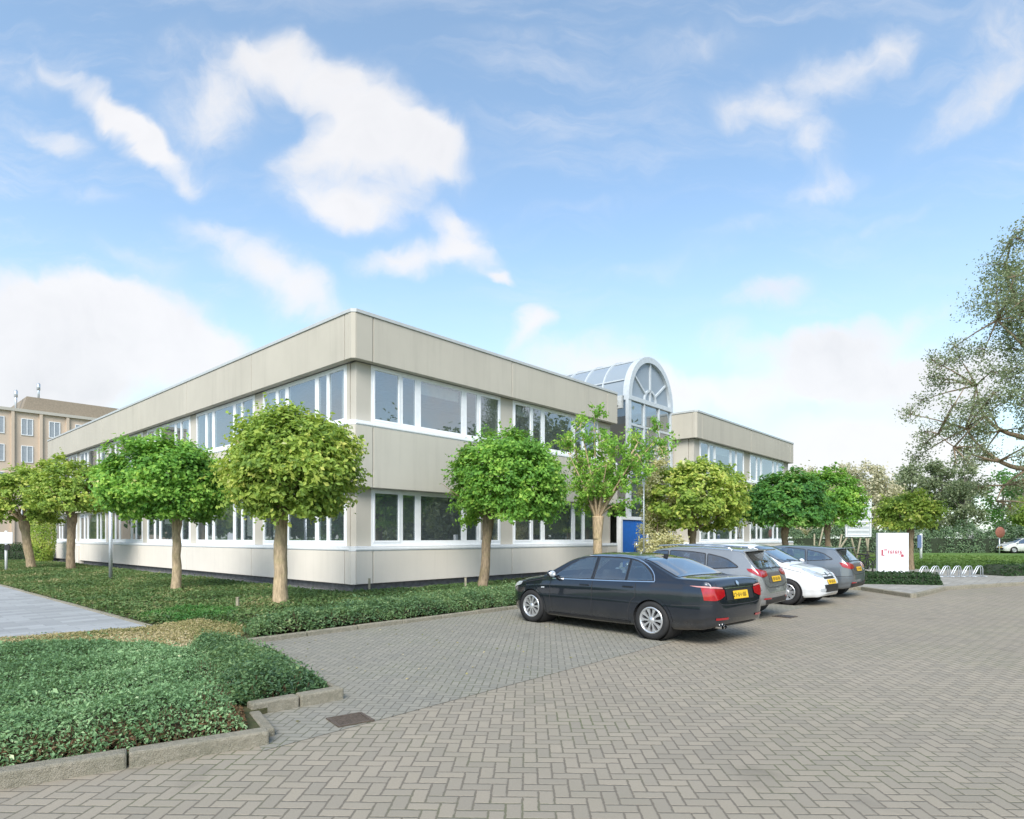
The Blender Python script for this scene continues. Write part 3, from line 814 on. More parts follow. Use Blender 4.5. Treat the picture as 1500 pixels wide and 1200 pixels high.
class Car:
    def __init__(s, P):
        s.P = P; s.L0, s.L1 = P['top'][0][0], P['top'][-1][0]
        s.zt = curve(P['top'], .07); s.zb = curve(P['bot'], .08); s.hw = curve(P['plan'], .05)
        s.bl = curve(P['belt'], .3); s.cr = curve(P['crown'], .25)
        s.make()
    def section(s, x):
        P = s.P
        zt, zb, w, bl, cr = (float(f(x)) for f in (s.zt, s.zb, s.hw, s.bl, s.cr))
        h = zt-zb
        cr = min(cr, .4*h); zs = zt-cr
        kz = [zb, zb+.05, zb+.14, .40, .58, bl-.13, bl-.03, bl+.02, max(zt, bl+.03)+.5]
        kf = [.90, .945, .965, .985, 1.0, .985, .955, .935]
        kz = list(np.maximum.accumulate(np.array(kz)+np.arange(9)*1e-4))
        ky = [f*w for f in kf] + [.935*w-P['tumble']*(kz[-1]-kz[7])]
        zz = np.linspace(zb, zs, 30)
        fy = curve(list(zip(kz, ky)), .035)
        ys = fy(zz)
        ye = max(.05, float(ys[-1]))
        n = 2.6
        ph = np.linspace(0, math.pi/2, 15)[1:]
        yt = ye*np.cos(ph)**(2/n); zt_ = zs+(zt-zs)*np.sin(ph)**(2/n)
        yt[-1] = 0
        return [(0.0, zb)] + list(zip(ys, zz)) + list(zip(yt, zt_))
    def make(s):
        N = 230
        t = np.linspace(0, 1, N); t = .45*t+.55*(.5-.5*np.cos(math.pi*t))
        xs = s.L0+(s.L1-s.L0)*t
        half = [s.section(x) for x in xs]
        m = len(half[0]); V = []; 
        for x, h in zip(xs, half):
            V += [(x, y, z) for y, z in h]
            V += [(x, -y, z) for y, z in h[-2:0:-1]]
        K = 2*m-2
        Fs = []
        for i in range(N-1):
            for k in range(K):
                Fs.append((i*K+k, i*K+(k+1) % K, (i+1)*K+(k+1) % K, (i+1)*K+k))
        Fs.append(tuple(range(K-1, -1, -1))); Fs.append(tuple((N-1)*K+k for k in range(K)))
        Fs = [f[::-1] for f in Fs]
        s.V = [Vector(v) for v in V]; s.F = Fs
        s.bvh = BVHTree.FromPolygons(s.V, s.F)
        s.holes_side = []; s.holes_top = []; s.holes_rear = []
    def ray(s, mode, a, b, sgn=1):
        if mode == 'side': o, d = Vector((a, 3*sgn, b)), Vector((0, -sgn, 0))
        elif mode == 'top': o, d = Vector((a, b, 4)), Vector((0, 0, -1))
        elif mode == 'rear': o, d = Vector((-6, a, b)), Vector((1, 0, 0))
        elif mode == 'front': o, d = Vector((6, a, b)), Vector((-1, 0, 0))
        elif mode == 'cylr':                                   # a = angle from straight back towards the side
            v = Vector((-math.cos(a), sgn*math.sin(a), 0)); o, d = Vector((s.L0+.95, 0, b))+v*5, -v
        elif mode == 'cylf':
            v = Vector((math.cos(a), sgn*math.sin(a), 0)); o, d = Vector((s.L1-.95, 0, b))+v*5, -v
        h, nrm, i, dist = s.bvh.ray_cast(o, d)
        if h is None: return None, None
        if nrm.dot(d) > 0: nrm = -nrm
        return h, nrm
    def grid(s, mb, lo, hi, mode, off, nx=24, ny=8, sgn=1, smooth=0):
        A = resample(lo, nx, smooth); B = resample(hi, nx, smooth)
        vs = []; ok = []
        for j in range(ny):
            f = j/(ny-1)
            for i in range(nx):
                p = A[i]*(1-f)+B[i]*f
                h, nr = s.ray(mode, p[0], p[1], sgn)
                ok.append(h is not None)
                vs.append((h+nr*off) if h is not None else Vector((0, 0, .5)))
        fs = []
        for j in range(ny-1):
            for i in range(nx-1):
                q4 = (j*nx+i, j*nx+i+1, (j+1)*nx+i+1, (j+1)*nx+i)
                if all(ok[k] for k in q4): fs.append(q4)
        mb.add(vs, fs, True)
    def line(s, mb, pts, w, mode, off, sgn=1, closed=False, n=None, smooth=0, inner=None):
        if closed: pts = list(pts)+[pts[0]]
        P = resample(pts, n or max(6, int(len(pts)*8)), smooth)
        d = np.gradient(P, axis=0)
        if closed: d[0] = d[-1] = (P[1]-P[0])+(P[-1]-P[-2])
        d /= np.linalg.norm(d, axis=1)[:, None]+1e-9
        nn = np.stack([-d[:, 1], d[:, 0]], 1)
        vs = []; ok = []
        for k in (-.5, .5):
            for p, q_ in zip(P, nn):
                c = p+q_*w*k
                h, nr = s.ray(mode, c[0], c[1], sgn)
                ok.append(h is not None); vs.append((h+nr*off) if h is not None else Vector((0, 0, .5)))
        m = len(P)
        fs = [(i, i+1, m+i+1, m+i) for i in range(m-1) if ok[i] and ok[i+1] and ok[m+i] and ok[m+i+1]]
        mb.add(vs, fs, True)
    def body(s, paint, root):
        """outer skin minus the glazed openings and wheel openings"""
        P = s.P; keep = []
        for f in s.F:
            if len(f) > 4: keep.append(f); continue
            c = sum((s.V[i] for i in f), Vector())/4
            drop = False
            for ax in (P['xf'], P['xr']):
                if abs(c.y) > .35 and (c.x-ax)**2+(c.z-P['rw'])**2 < P['ra']**2: drop = True
                if c.z < P['rw'] and abs(c.x-ax) < P['ra'] and abs(c.y) > .35 and c.z < .4: drop = True
            if not drop and c.z > .7:
                for poly in s.holes_side:
                    if abs(c.y) > .42 and all(inside(poly, (s.V[i].x, s.V[i].z)) for i in f): drop = True
                for poly in s.holes_top:
                    if all(inside(poly, (s.V[i].x, s.V[i].y)) for i in f) and c.z > .85: drop = True
            if not drop: keep.append(f)
        full = bpy.data.meshes.new('full'); full.from_pydata([tuple(v) for v in s.V], [], s.F); full.update()
        vn = [tuple(n.vector) for n in full.vertex_normals]; bpy.data.meshes.remove(full)
        sets = {}
        for f in keep:
            key = 'body'
            if len(f) == 4:
                c = sum((s.V[i] for i in f), Vector())/4
                for k, poly in enumerate(P['doors']):
                    if abs(c.y) > .42 and inside(poly, (c.x, c.z)): key = ('door', k, 1 if c.y > 0 else -1)
                if key == 'body' and P['bonnet'][0] < c.x < P['bonnet'][1] and abs(c.y) < P['bonnet'][2]-.1*(c.x-P['bonnet'][0]) and c.z > .72: key = 'bonnet'
                if key == 'body' and c.x < P['boot'][0] and abs(c.y) < P['boot'][1] and c.z > P['boot'][2]: key = P['bootname']
            sets.setdefault(key, []).append(f)
        out = {}
        for key, fs in sets.items():
            ids = sorted({i for f in fs for i in f}); mp = {j: i for i, j in enumerate(ids)}
            nm = key if isinstance(key, str) else 'door'
            me = bpy.data.meshes.new(nm)
            me.from_pydata([tuple(s.V[i]) for i in ids], [], [tuple(mp[i] for i in f) for f in fs])
            me.polygons.foreach_set('use_smooth', [len(f) == 4 for f in fs]); me.update()
            me.normals_split_custom_set_from_vertices([vn[i] for i in ids])
            out[key] = link(nm, me, paint, root)
        return out

def paint(name, col, metal=.35, rough=.32):
    m, nt, b = new_mat(name)
    tc = nt.node('ShaderNodeTexCoord').outputs['Object']
    f = nt.noise(900, 1, tc); d = nt.noise(2.2, 5, tc, .65)
    c = nt.mix(nt.rng(f, .4, .6), tuple(x*.9 for x in col), tuple(min(1, x*1.12) for x in col))
    z = nt.node('ShaderNodeSeparateXYZ', i_0=tc).outputs[2]
    dirt = nt.math('MULTIPLY', nt.rng(z, .18, .55, 1, 0), nt.rng(d, .35, .7, .1, .5))   # road dust along the sills
    c = nt.mix(dirt, c, (.16, .145, .12))
    nt.put(b.inputs['Base Color'], c)
    b.inputs['Metallic'].default_value = metal
    nt.put(b.inputs['Roughness'], nt.math('ADD', rough, nt.math('MULTIPLY', dirt, .5)))
    b.inputs['Coat Weight'].default_value = 1.0; b.inputs['Coat Roughness'].default_value = .03
    return m

def wheel(root, x, y, r, rim_r, w, nsp, style, sgn):
    """tyre with a child rim; sgn = side (+1 left)"""
    Mx = Matrix.Translation((x, y, r)) @ Matrix.Rotation(R(-90*sgn), 4, 'X')
    b = MB()
    hw_ = w/2
    b.lathe([(rim_r-.005, -hw_+.02), (rim_r+.02, -hw_), (r-.03, -hw_+.004), (r-.006, -hw_+.03), (r, -hw_+.06), (r, hw_-.06), (r-.006, hw_-.03), (r-.03, hw_-.004), (rim_r+.02, hw_), (rim_r-.005, hw_-.02)], 40, Mx)
    wo = b.build('wheel', M['rubber'], root)
    b = MB()
    b.lathe([(rim_r+.006, hw_-.012), (rim_r-.008, hw_+.004), (rim_r-.026, hw_-.012), (rim_r-.034, hw_-.06), (rim_r-.04, -hw_+.03)], 40, Mx)
    b.lathe([(0, hw_-.008), (.045, hw_-.010), (.062, hw_-.026), (.065, hw_-.06)], 20, Mx)
    for k in range(nsp):
        A = Mx @ Matrix.Rotation(2*math.pi*k/nsp, 4, 'Z')
        if style == 'y':
            b.prism([(.05, -.013), (.05, .013), (rim_r-.09, .016), (rim_r-.03, .034), (rim_r-.03, -.034), (rim_r-.09, -.016)], hw_-.062, hw_-.018, A)
        else:
            b.prism([(.06, -.03), (.06, .03), (rim_r-.03, .042), (rim_r-.03, -.042)], hw_-.06, hw_-.025, A)
    b.build('rim', M['alloy'], wo)
    b = MB()
    b.lathe([(0, hw_-.12), (rim_r-.045, hw_-.12), (rim_r-.045, hw_-.14), (0, hw_-.14)], 28, Mx)
    b.build('brake_disc', M['dark'], wo)

def plate(s, root, mode, z, w=.52, h=.11, yc=0.0):
    b = MB(); s.grid(b, [(yc-w/2, z-h/2), (yc+w/2, z-h/2)], [(yc-w/2, z+h/2), (yc+w/2, z+h/2)], mode, .022, 8, 4)
    o = b.build('number_plate', M['plate'], root)
    b = MB(); x = -w/2+.07; rr = random.Random(int(z*1000)+int(w*100))
    for k in range(8):                                          # dark character marks, two dashes between
        if k in (2, 5): s.grid(b, [(yc+x, z-.006), (yc+x+.02, z-.006)], [(yc+x, z+.006), (yc+x+.02, z+.006)], mode, .025, 2, 2); x += .04
        else:
            hh = .032
            s.grid(b, [(yc+x, z-hh), (yc+x+.012, z-hh)], [(yc+x, z+hh), (yc+x+.012, z+hh)], mode, .025, 2, 2)
            zz = rr.choice([-hh+.006, 0, hh-.006])
            s.grid(b, [(yc+x+.013, z+zz-.006), (yc+x+.036, z+zz-.006)], [(yc+x+.013, z+zz+.006), (yc+x+.036, z+zz+.006)], mode, .025, 2, 2)
            if rr.random() < .6: s.grid(b, [(yc+x+.028, z-hh), (yc+x+.039, z-hh)], [(yc+x+.028, z+hh), (yc+x+.039, z+hh)], mode, .0255, 2, 2)
            x += .056
    b.build('lettering', M['black'], o)

def make_car(P, x, y, head, name, label, pm):
    s = Car(P)
    root = empty(name, (x, y, 0.006), head, label, 'car')
    g = M[P.get('glass', 'carglass')]
    # openings
    for w in P['side_win']:
        lo, hi = resample(w[0], 30, 1), resample(w[1], 30, 1)
        s.holes_side.append([tuple(p) for p in lo]+[tuple(p) for p in hi[::-1]])
    for w in P['screens']:
        ye = lambda xx: float(max(y_ for y_, z_ in s.section(xx)[-15:]))*w[2]
        xs = np.linspace(w[0], w[1], 14)
        s.holes_top.append([(xx, -ye(xx)) for xx in xs]+[(xx, ye(xx)) for xx in xs[::-1]])
    bod = s.body(pm, root); bo = bod['body']
    door = lambda hx, sg: next((bod[('door', k, sg)] for k, po in enumerate(P['doors']) if inside(po, (hx, .62)) and ('door', k, sg) in bod), root)
    # arches and wells
    for ax in (P['xf'], P['xr']):
        for sg in (1, -1):
            a0, a1 = -12, 192
            lo = [(ax+(P['ra']-.022)*math.cos(R(a)), P['rw']+(P['ra']-.022)*math.sin(R(a))) for a in np.linspace(a0, a1, 30)]
            hi = [(ax+(P['ra']+.028)*math.cos(R(a)), P['rw']+(P['ra']+.028)*math.sin(R(a))) for a in np.linspace(a0, a1, 30)]
            lo = [p for p, q_ in zip(lo, hi) if p[1] > s.zb(p[0])+.01]; hi = [q_ for q_ in hi if q_[1] > s.zb(q_[0])+.01]
            b = MB(); bw = MB(); s.grid(b, lo, hi, 'side', .006, 34, 4, sg)
            Mx = Matrix.Translation((ax, 0, P['rw'])) @ Matrix.Rotation(R(90), 4, 'X')
            bw.lathe([(P['ra']-.01, .45*sg), (P['ra']-.01, (P['W']/2-.035)*sg)], 40, Mx); bw.lathe([(0, .45*sg), (P['ra']-.01, .45*sg)], 40, Mx)
            b.build('wheel_arch', pm, bo); bw.build('wheel_well', M['dark'], bo)
    for ax in (P['xf'], P['xr']):
        for sg in (1, -1): wheel(root, ax, sg*(P['W']/2-.115), P['rw'], P['rim'], .215, P['nsp'], P['style'], sg)
    # glazing
    for w in P['side_win']:
        for sg in (1, -1):
            b = MB(); s.grid(b, w[0], w[1], 'side', .005, 34, 9, sg, 1); so_ = b.build('side_window', g, root)
            loop = [tuple(p) for p in resample(w[0], 20, 1)]+[tuple(p) for p in resample(w[1], 20, 1)[::-1]]
            b = MB(); s.line(b, loop, .042, 'side', .0035, sg, True, 90); b.build('window_rubber', M['black'], so_)
    for sg in (1, -1):
        for t in P.get('trim', []):
            b = MB(); s.line(b, t, .017, 'side', .008, sg, False, 60, 1); b.build('window_trim', M['chrome'], bo)
    for k, (x0, x1, fr) in enumerate(P['screens']):
        xs = np.linspace(x0, x1, 16)
        e = [float(max(y_ for y_, z_ in s.section(xx)[-15:]))*fr for xx in xs]
        b = MB(); s.grid(b, [(xx, -q_) for xx, q_ in zip(xs, e)], [(xx, q_) for xx, q_ in zip(xs, e)], 'top', .005, 24, 20)
        so_ = b.build('windscreen' if (x0+x1)/2 > 0 else 'rear_window', M['carscreen'], root)
        loop = [(xx, -q_) for xx, q_ in zip(xs, e)]+[(xx, q_) for xx, q_ in zip(xs[::-1], e[::-1])]
        b = MB(); s.line(b, loop, .05, 'top', .0035, 1, True, 120); b.build('window_rubber', M['black'], so_)
    def seam(t, mode, w, sg=1):
        b = MB(); s.line(b, t, w, mode, .0025, sg, False, 40, 1); b.build('panel_gap', M['dark'], bo)
    for sg in (1, -1):
        for t in P['seams']: seam(t, 'side', .011, sg)
    for t in P.get('seams_rear', []): seam(t, 'rear', .012)
    for t in P.get('seams_top', []): seam(t, 'top', .012)
    for sg in (1, -1):
        for t in P.get('sill', []):
            b = MB(); s.grid(b, t[0], t[1], 'side', .012, 40, 4, sg); b.build('side_skirt', M[P.get('sillmat', 'black')], bo)
    # lamps
    for lamp in P['lamps']:
        for sg in (1, -1):
            b = MB(); s.grid(b, lamp[2], lamp[3], lamp[1], .010, 22, 8, sg, 1); b.build(lamp[0], M[lamp[4]], root)
    for pt in P.get('patches', []):                             # (name, mode, lo, hi, material)
        b = MB(); s.grid(b, pt[2], pt[3], pt[1], pt[5] if len(pt) > 5 else .008, 20, 6, 1, 0); b.build(pt[0], M[pt[4]], root)
    plate(s, root, 'rear', P['plz'][0], *P.get('plsz', (.52, .11))); plate(s, root, 'front', P['plz'][1])
    # handles and mirrors
    for (hx, hz) in P['handles']:
        for sg in (1, -1):
            h, nr = s.ray('side', hx, hz, sg)
            b = MB(); b.bev(-.11, .11, -.012, .022, -.018, .018, .01, Matrix.Translation(h) @ Matrix.Rotation(0 if sg > 0 else math.pi, 4, 'Z'))
            b.build('door_handle', pm, door(hx, sg))
    mx_, mz = P['mirror']
    for sg in (1, -1):
        h, nr = s.ray('side', mx_, mz, sg)
        b = MB(); c = (mx_+.02, h.y+sg*.13, mz+.045)
        b.ball(c, .1, .62, 1.05, .72, 14, 10); b.tube([(mx_+.03, h.y-sg*.02, mz), (mx_+.02, h.y+sg*.09, mz+.02)], [.03, .025], 8)
        mo = b.build('wing_mirror', pm, root)
        b = MB(); b.ball((c[0]-.035, c[1], c[2]), .085, .36, 1.0, .72, 14, 8); b.build('mirror_glass', M['lamp'], mo)
    # cabin
    b = MB()
    hwid = P['W']/2-.16
    b.bev(P['cab'][0], P['cab'][1], -hwid, hwid, .3, .72, .05)
    b.bev(P['cab'][1]-.55, P['cab'][1]+.05, -hwid+.02, hwid-.02, .6, P['dash'], .08)
    b.bev(P['cab'][0]-.05, P['cab'][0]+.35, -hwid+.02, hwid-.02, .6, P['dash']-.02, .05)
    b.build('interior', M['seat'], root)
    for sx in P['seats']:
        for sg in (1, -1):
            b = MB()
            Mx = Matrix.Translation((sx, sg*.36, .70)) @ Matrix.Rotation(R(-16), 4, 'Y')
            b.bev(-.07, .07, -.24, .24, -.1, .46, .06, Mx); b.bev(-.05, .05, -.13, .13, .49, .66, .045, Mx)
            b.bev(-.05, .5, -.24, .24, -.12, .03, .06, Matrix.Translation((sx, sg*.36, .68)))
            b.build('seat', M['seat'], root)
    b = MB()
    Mx = Matrix.Translation((P['cab'][1]-.62, .36, P['dash']-.03)) @ Matrix.Rotation(R(66), 4, 'Y')
    b.lathe([(.185+.016*math.cos(a), .016*math.sin(a)) for a in np.linspace(0, 2*math.pi, 9)], 24, Mx)
    b.build('steering_wheel', M['black'], root)
    return s, root

SEDAN = dict(bonnet=(1.40,2.28,.66), boot=(-1.84,.64,.66), bootname='boot_lid', doors=[[(-.03,.28),(-.02,.95),(0,1.39),(.3,1.39),(.55,1.31),(1.02,.96),(1.05,.8),(1.0,.3)],[(-.83,.3),(-.85,.5),(-.92,.66),(-1.0,.72),(-.98,1.0),(-.74,1.37),(0,1.39),(-.02,.95),(-.03,.28)]],
 W=1.85, tumble=.56, rw=.335, ra=.375, rim=.225, xf=1.57, xr=-1.31, nsp=10, style='y',
 top=[(-2.42,.60),(-2.415,.70),(-2.385,.80),(-2.355,.96),(-2.30,1.055),(-2.20,1.085),(-1.80,1.095),(-1.70,1.105),(-1.10,1.36),(-.75,1.435),(-.3,1.468),(.1,1.465),(.42,1.425),(.72,1.33),(1.30,1.015),(1.40,.99),(1.9,.91),(2.15,.84),(2.30,.74),(2.38,.62),(2.42,.48)],
 bot=[(-2.42,.44),(-2.38,.33),(-2.2,.26),(-1.8,.22),(0,.19),(1.9,.19),(2.25,.21),(2.38,.25),(2.42,.33)],
 plan=[(-2.42,.50),(-2.405,.66),(-2.35,.78),(-2.2,.855),(-1.9,.90),(-1.3,.925),(0,.922),(1.3,.92),(1.75,.90),(2.05,.84),(2.25,.73),(2.36,.60),(2.42,.40)],
 belt=[(-2.42,.98),(-1.5,.985),(0,.955),(1.3,.92),(2.42,.80)],
 crown=[(-2.42,.05),(-1.9,.05),(-1.2,.07),(-.6,.085),(.3,.085),(.9,.08),(1.4,.09),(2.42,.10)],
 side_win=[([(.03,.975),(.98,.955)], [(.06,1.375),(.25,1.372),(.50,1.31),(.98,.985)]),
           ([(-.74,.99),(-.05,.977)], [(-.70,1.355),(-.40,1.375),(-.02,1.378)]),
           ([(-1.32,1.015),(-.80,.992)], [(-1.26,1.10),(-1.13,1.21),(-.95,1.31),(-.76,1.348)])],
 trim=[[(-1.36,1.0),(-1.31,1.12),(-1.17,1.235),(-.97,1.335),(-.72,1.385),(-.35,1.405),(.05,1.405),(.28,1.395)],[(-1.36,.992),(-.7,.968),(0,.952),(1.0,.93)]],
 screens=[(.60,1.25,.88),(-1.72,-.98,.86)],
 seams=[[(.0,1.38),(-.02,.95),(-.03,.60),(-.02,.28)],[(1.02,.96),(1.05,.8),(1.02,.45),(.98,.30)],[(-.98,.95),(-1.0,.72),(-.92,.66),(-.85,.5),(-.83,.30)],[(-.83,.29),(.98,.28)],
        [(-2.35,.66),(-1.70,.63)],[(1.15,.93),(1.9,.80)]],
 seams_rear=[[(-.62,1.03),(-.66,.74),(-.60,.655),(0,.645),(.60,.655),(.66,.74),(.62,1.03)]],
 seams_top=[[(-1.82,-.62),(-1.86,0),(-1.82,.62)],[(1.38,-.66),(1.42,0),(1.38,.66)],[(1.4,.68),(1.9,.60),(2.2,.5)],[(1.4,-.68),(1.9,-.60),(2.2,-.5)]],
 sill=[([(-.86,.235),(1.12,.225)],[(-.86,.275),(1.12,.262)])], sillmat='black',
 lamps=[('tail_lamp','cylr',[(R(27),.80),(R(36),.735),(R(47),.74)],[(R(27),.895),(R(38),.925),(R(49),.94)],'tail'),
        ('tail_lamp_lens','cylr',[(R(29),.912),(R(42),.936),(R(52),.945)],[(R(29),.93),(R(42),.962),(R(58),.962)],'tailpink'),
        ('headlamp','cylf',[(R(22),.62),(R(40),.66),(R(62),.76)],[(R(22),.71),(R(40),.78),(R(64),.83)],'lamp'),
        ('bumper_reflector','cylr',[(R(24),.42),(R(38),.42)],[(R(24),.455),(R(38),.455)],'tail'),
        ('side_repeater','side',[(1.18,.735),(1.27,.73)],[(1.18,.76),(1.27,.755)],'lamp')],
 patches=[('plate_recess','rear',[(-.42,.72),(.42,.72)],[(-.42,.90),(.42,.90)],'black',.006),('bumper_insert','rear',[(-.6,.26),(.6,.26)],[(-.6,.33),(.6,.33)],'black'),
          ('grille','front',[(.06,.58),(.30,.60)],[(.05,.74),(.28,.74)],'black'),('grille','front',[(-.30,.60),(-.06,.58)],[(-.28,.74),(-.05,.74)],'black'),('air_intake','front',[(-.62,.28),(.62,.28)],[(-.6,.40),(.6,.40)],'black'),
          ('emblem','rear',*circ(0,.985,.04),'chrome',.012),
          ('parcel_trim','rear',[(-.44,.905),(.44,.905)],[(-.44,.922),(.44,.922)],'chrome',.012)],
 plz=(.80,.50), plsz=(.46,.13), handles=[(.16,.86),(-.83,.885)], mirror=(.92,.985), cab=(-1.35,1.25), dash=.96, seats=[.05,-.85])

def hatch(L, H, **kw):
    """tailgate body: L length, H height"""
    a = L/2; k = H/1.47
    P = dict(bonnet=(a-1.10,a-.18,.64), boot=(-a+.75,.64,.66), bootname='tailgate', doors=[[(-.08,.28),(-.07,.95),(-.05,1.39),(.25,1.39),(.55,1.31),(1.08,.95),(1.10,.75),(1.06,.3)],[(-.86,.30),(-.92,.62),(-1.02,.74),(-1.0,1.0),(-.92,1.34),(-.05,1.4),(-.07,.95),(-.08,.28)]],
     W=1.80, tumble=.42, rw=.325, ra=.365, rim=.205, xf=a-.86, xr=-a+.80, nsp=5, style='s',
     top=[(-a,.52),(-a+.01,.66),(-a+.04,.80),(-a+.12,.98*k),(-a+.24,1.10*k),(-a+.46,1.35*k),(-a+.56,1.405*k),(-a+.9,1.435*k),(-a+1.5,1.47*k),(-a+2.1,1.465*k),(-a+2.5,1.41*k),(a-1.28,1.08*k),(a-1.12,1.0*k),(a-.55,.90*k),(a-.22,.80*k),(a-.06,.68),(a,.50)],
     bot=[(-a,.40),(-a+.05,.30),(-a+.3,.25),(-.5,.20),(a-.5,.19),(a-.12,.22),(a,.32)],
     plan=[(-a,.52),(-a+.02,.68),(-a+.10,.78),(-a+.28,.845),(-a+.7,.885),(0,.90),(a-.9,.895),(a-.45,.83),(a-.2,.73),(a-.07,.60),(a,.38)],
     belt=[(-a,1.02*k),(-.9,.99*k),(0,.955*k),(a-1.2,.91*k),(a,.80)],
     crown=[(-a,.06),(-a+.8,.08),(0,.085),(a-1.6,.085),(a-.9,.09),(a,.10)],
     plz=(.80*k,.46), mirror=(a-1.33,.985*k), cab=(-a+.62,a-1.15), dash=.94*k, seats=[.05,-.82])
    P.update(kw)
    return P
# four parked cars
s1, car1 = make_car(SEDAN, 2.10, 11.76, R(131.5), 'parked_car', 'dark navy saloon car with multi spoke alloy wheels and yellow rear plate', paint('navy_metallic', (.024, .031, .045), .6, .16))
car1.scale = (1, 1, .965)
b = MB(); b.prism([(-1.02, -.012), (-.80, -.012), (-.80, .012), (-1.02, .012)], 1.375, 1.405); b.prism([(-1.03, -.01), (-.94, -.008), (-.94, .008), (-1.03, .01)], 1.40, 1.445); b.build('antenna', M['black'], car1)
b = MB()
for yy_ in (.46, .55): b.tube([(-2.24, yy_, .305), (-2.40, yy_, .30)], .034, 12, False)
b.build('exhaust_pipe', M['chrome'], car1)

HB = hatch(4.35, 1.50,
 side_win=[([(-.02,.985),(1.02,.95)], [(.0,1.385),(.22,1.38),(.48,1.31),(1.02,.975)]),
           ([(-.92,1.02),(-.10,.99)], [(-.88,1.33),(-.5,1.375),(-.06,1.388)]),
           ([(-1.62,1.075),(-.98,1.03)], [(-1.52,1.14),(-1.35,1.24),(-.95,1.325)])],
 screens=[(.42,.98,.88),(-2.0,-1.72,.80)],
 seams=[[(-.05,1.4),(-.07,.95),(-.08,.6),(-.06,.28)],[(1.08,.95),(1.10,.75),(1.06,.3)],[(-1.0,1.0),(-1.02,.74),(-.92,.62),(-.86,.30)],[(-.86,.29),(1.06,.28)],[(-2.1,.62),(-1.7,.60)]],
 seams_rear=[[(-.62,1.2),(-.66,.9),(-.62,.66),(0,.65),(.62,.66),(.66,.9),(.62,1.2)]],
 sill=[([(-.95,.225),(.93,.215)],[(-.95,.29),(.93,.275)])],
 lamps=[('tail_lamp','cylr',[(R(26),.90),(R(38),.86),(R(46),.92),(R(53),1.0)],[(R(26),.985),(R(38),1.02),(R(46),1.045),(R(54),1.045)],'tail'),
        ('headlamp','cylf',[(R(20),.60),(R(40),.66),(R(60),.78)],[(R(20),.70),(R(40),.79),(R(64),.86)],'lamp'),
        ('bumper_reflector','cylr',[(R(24),.42),(R(38),.42)],[(R(24),.45),(R(38),.45)],'tail')],
 patches=[('plate_recess','rear',[(-.40,.75),(.40,.75)],[(-.36,.95),(.36,.95)],'cardarkp',.006),('bumper_insert','rear',[(-.62,.32),(.62,.32)],[(-.66,.44),(.66,.44)],'black'),
          ('grille','front',[(-.42,.62),(.42,.62)],[(-.40,.74),(.40,.74)],'black'),('air_intake','front',[(-.5,.28),(.5,.28)],[(-.5,.40),(.5,.40)],'black'),
          ('emblem','rear',*circ(0,1.04,.045),'chrome',.012)],
 handles=[(.13,.90),(-.85,.93)], glass='cardark')
M['cardarkp'] = plain('grey_plastic', (.10, .09, .085), .5)
s2, car2 = make_car(HB, 3.98, 14.46, R(139), 'parked_car', 'silver grey hatchback with roof rails parked between the navy saloon and the white car', paint('silver_metallic', (.30, .31, .315), .55, .26))
b = MB()
Mx = Matrix.Translation((-1.80, 0, 1.415)) @ Matrix.Rotation(R(6), 4, 'Y')
b.bev(-.14, .16, -.56, .56, -.022, .012, .01, Mx); b.build('spoiler', bpy.data.materials['silver_metallic'], car2)
b = MB()
for sg in (1, -1): b.tube([(-1.45, sg*.60, 1.43), (-1.3, sg*.60, 1.475), (-.2, sg*.585, 1.525), (.25, sg*.57, 1.505), (.36, sg*.565, 1.47)], .014, 8)
b.build('roof_rail', M['chrome'], car2)

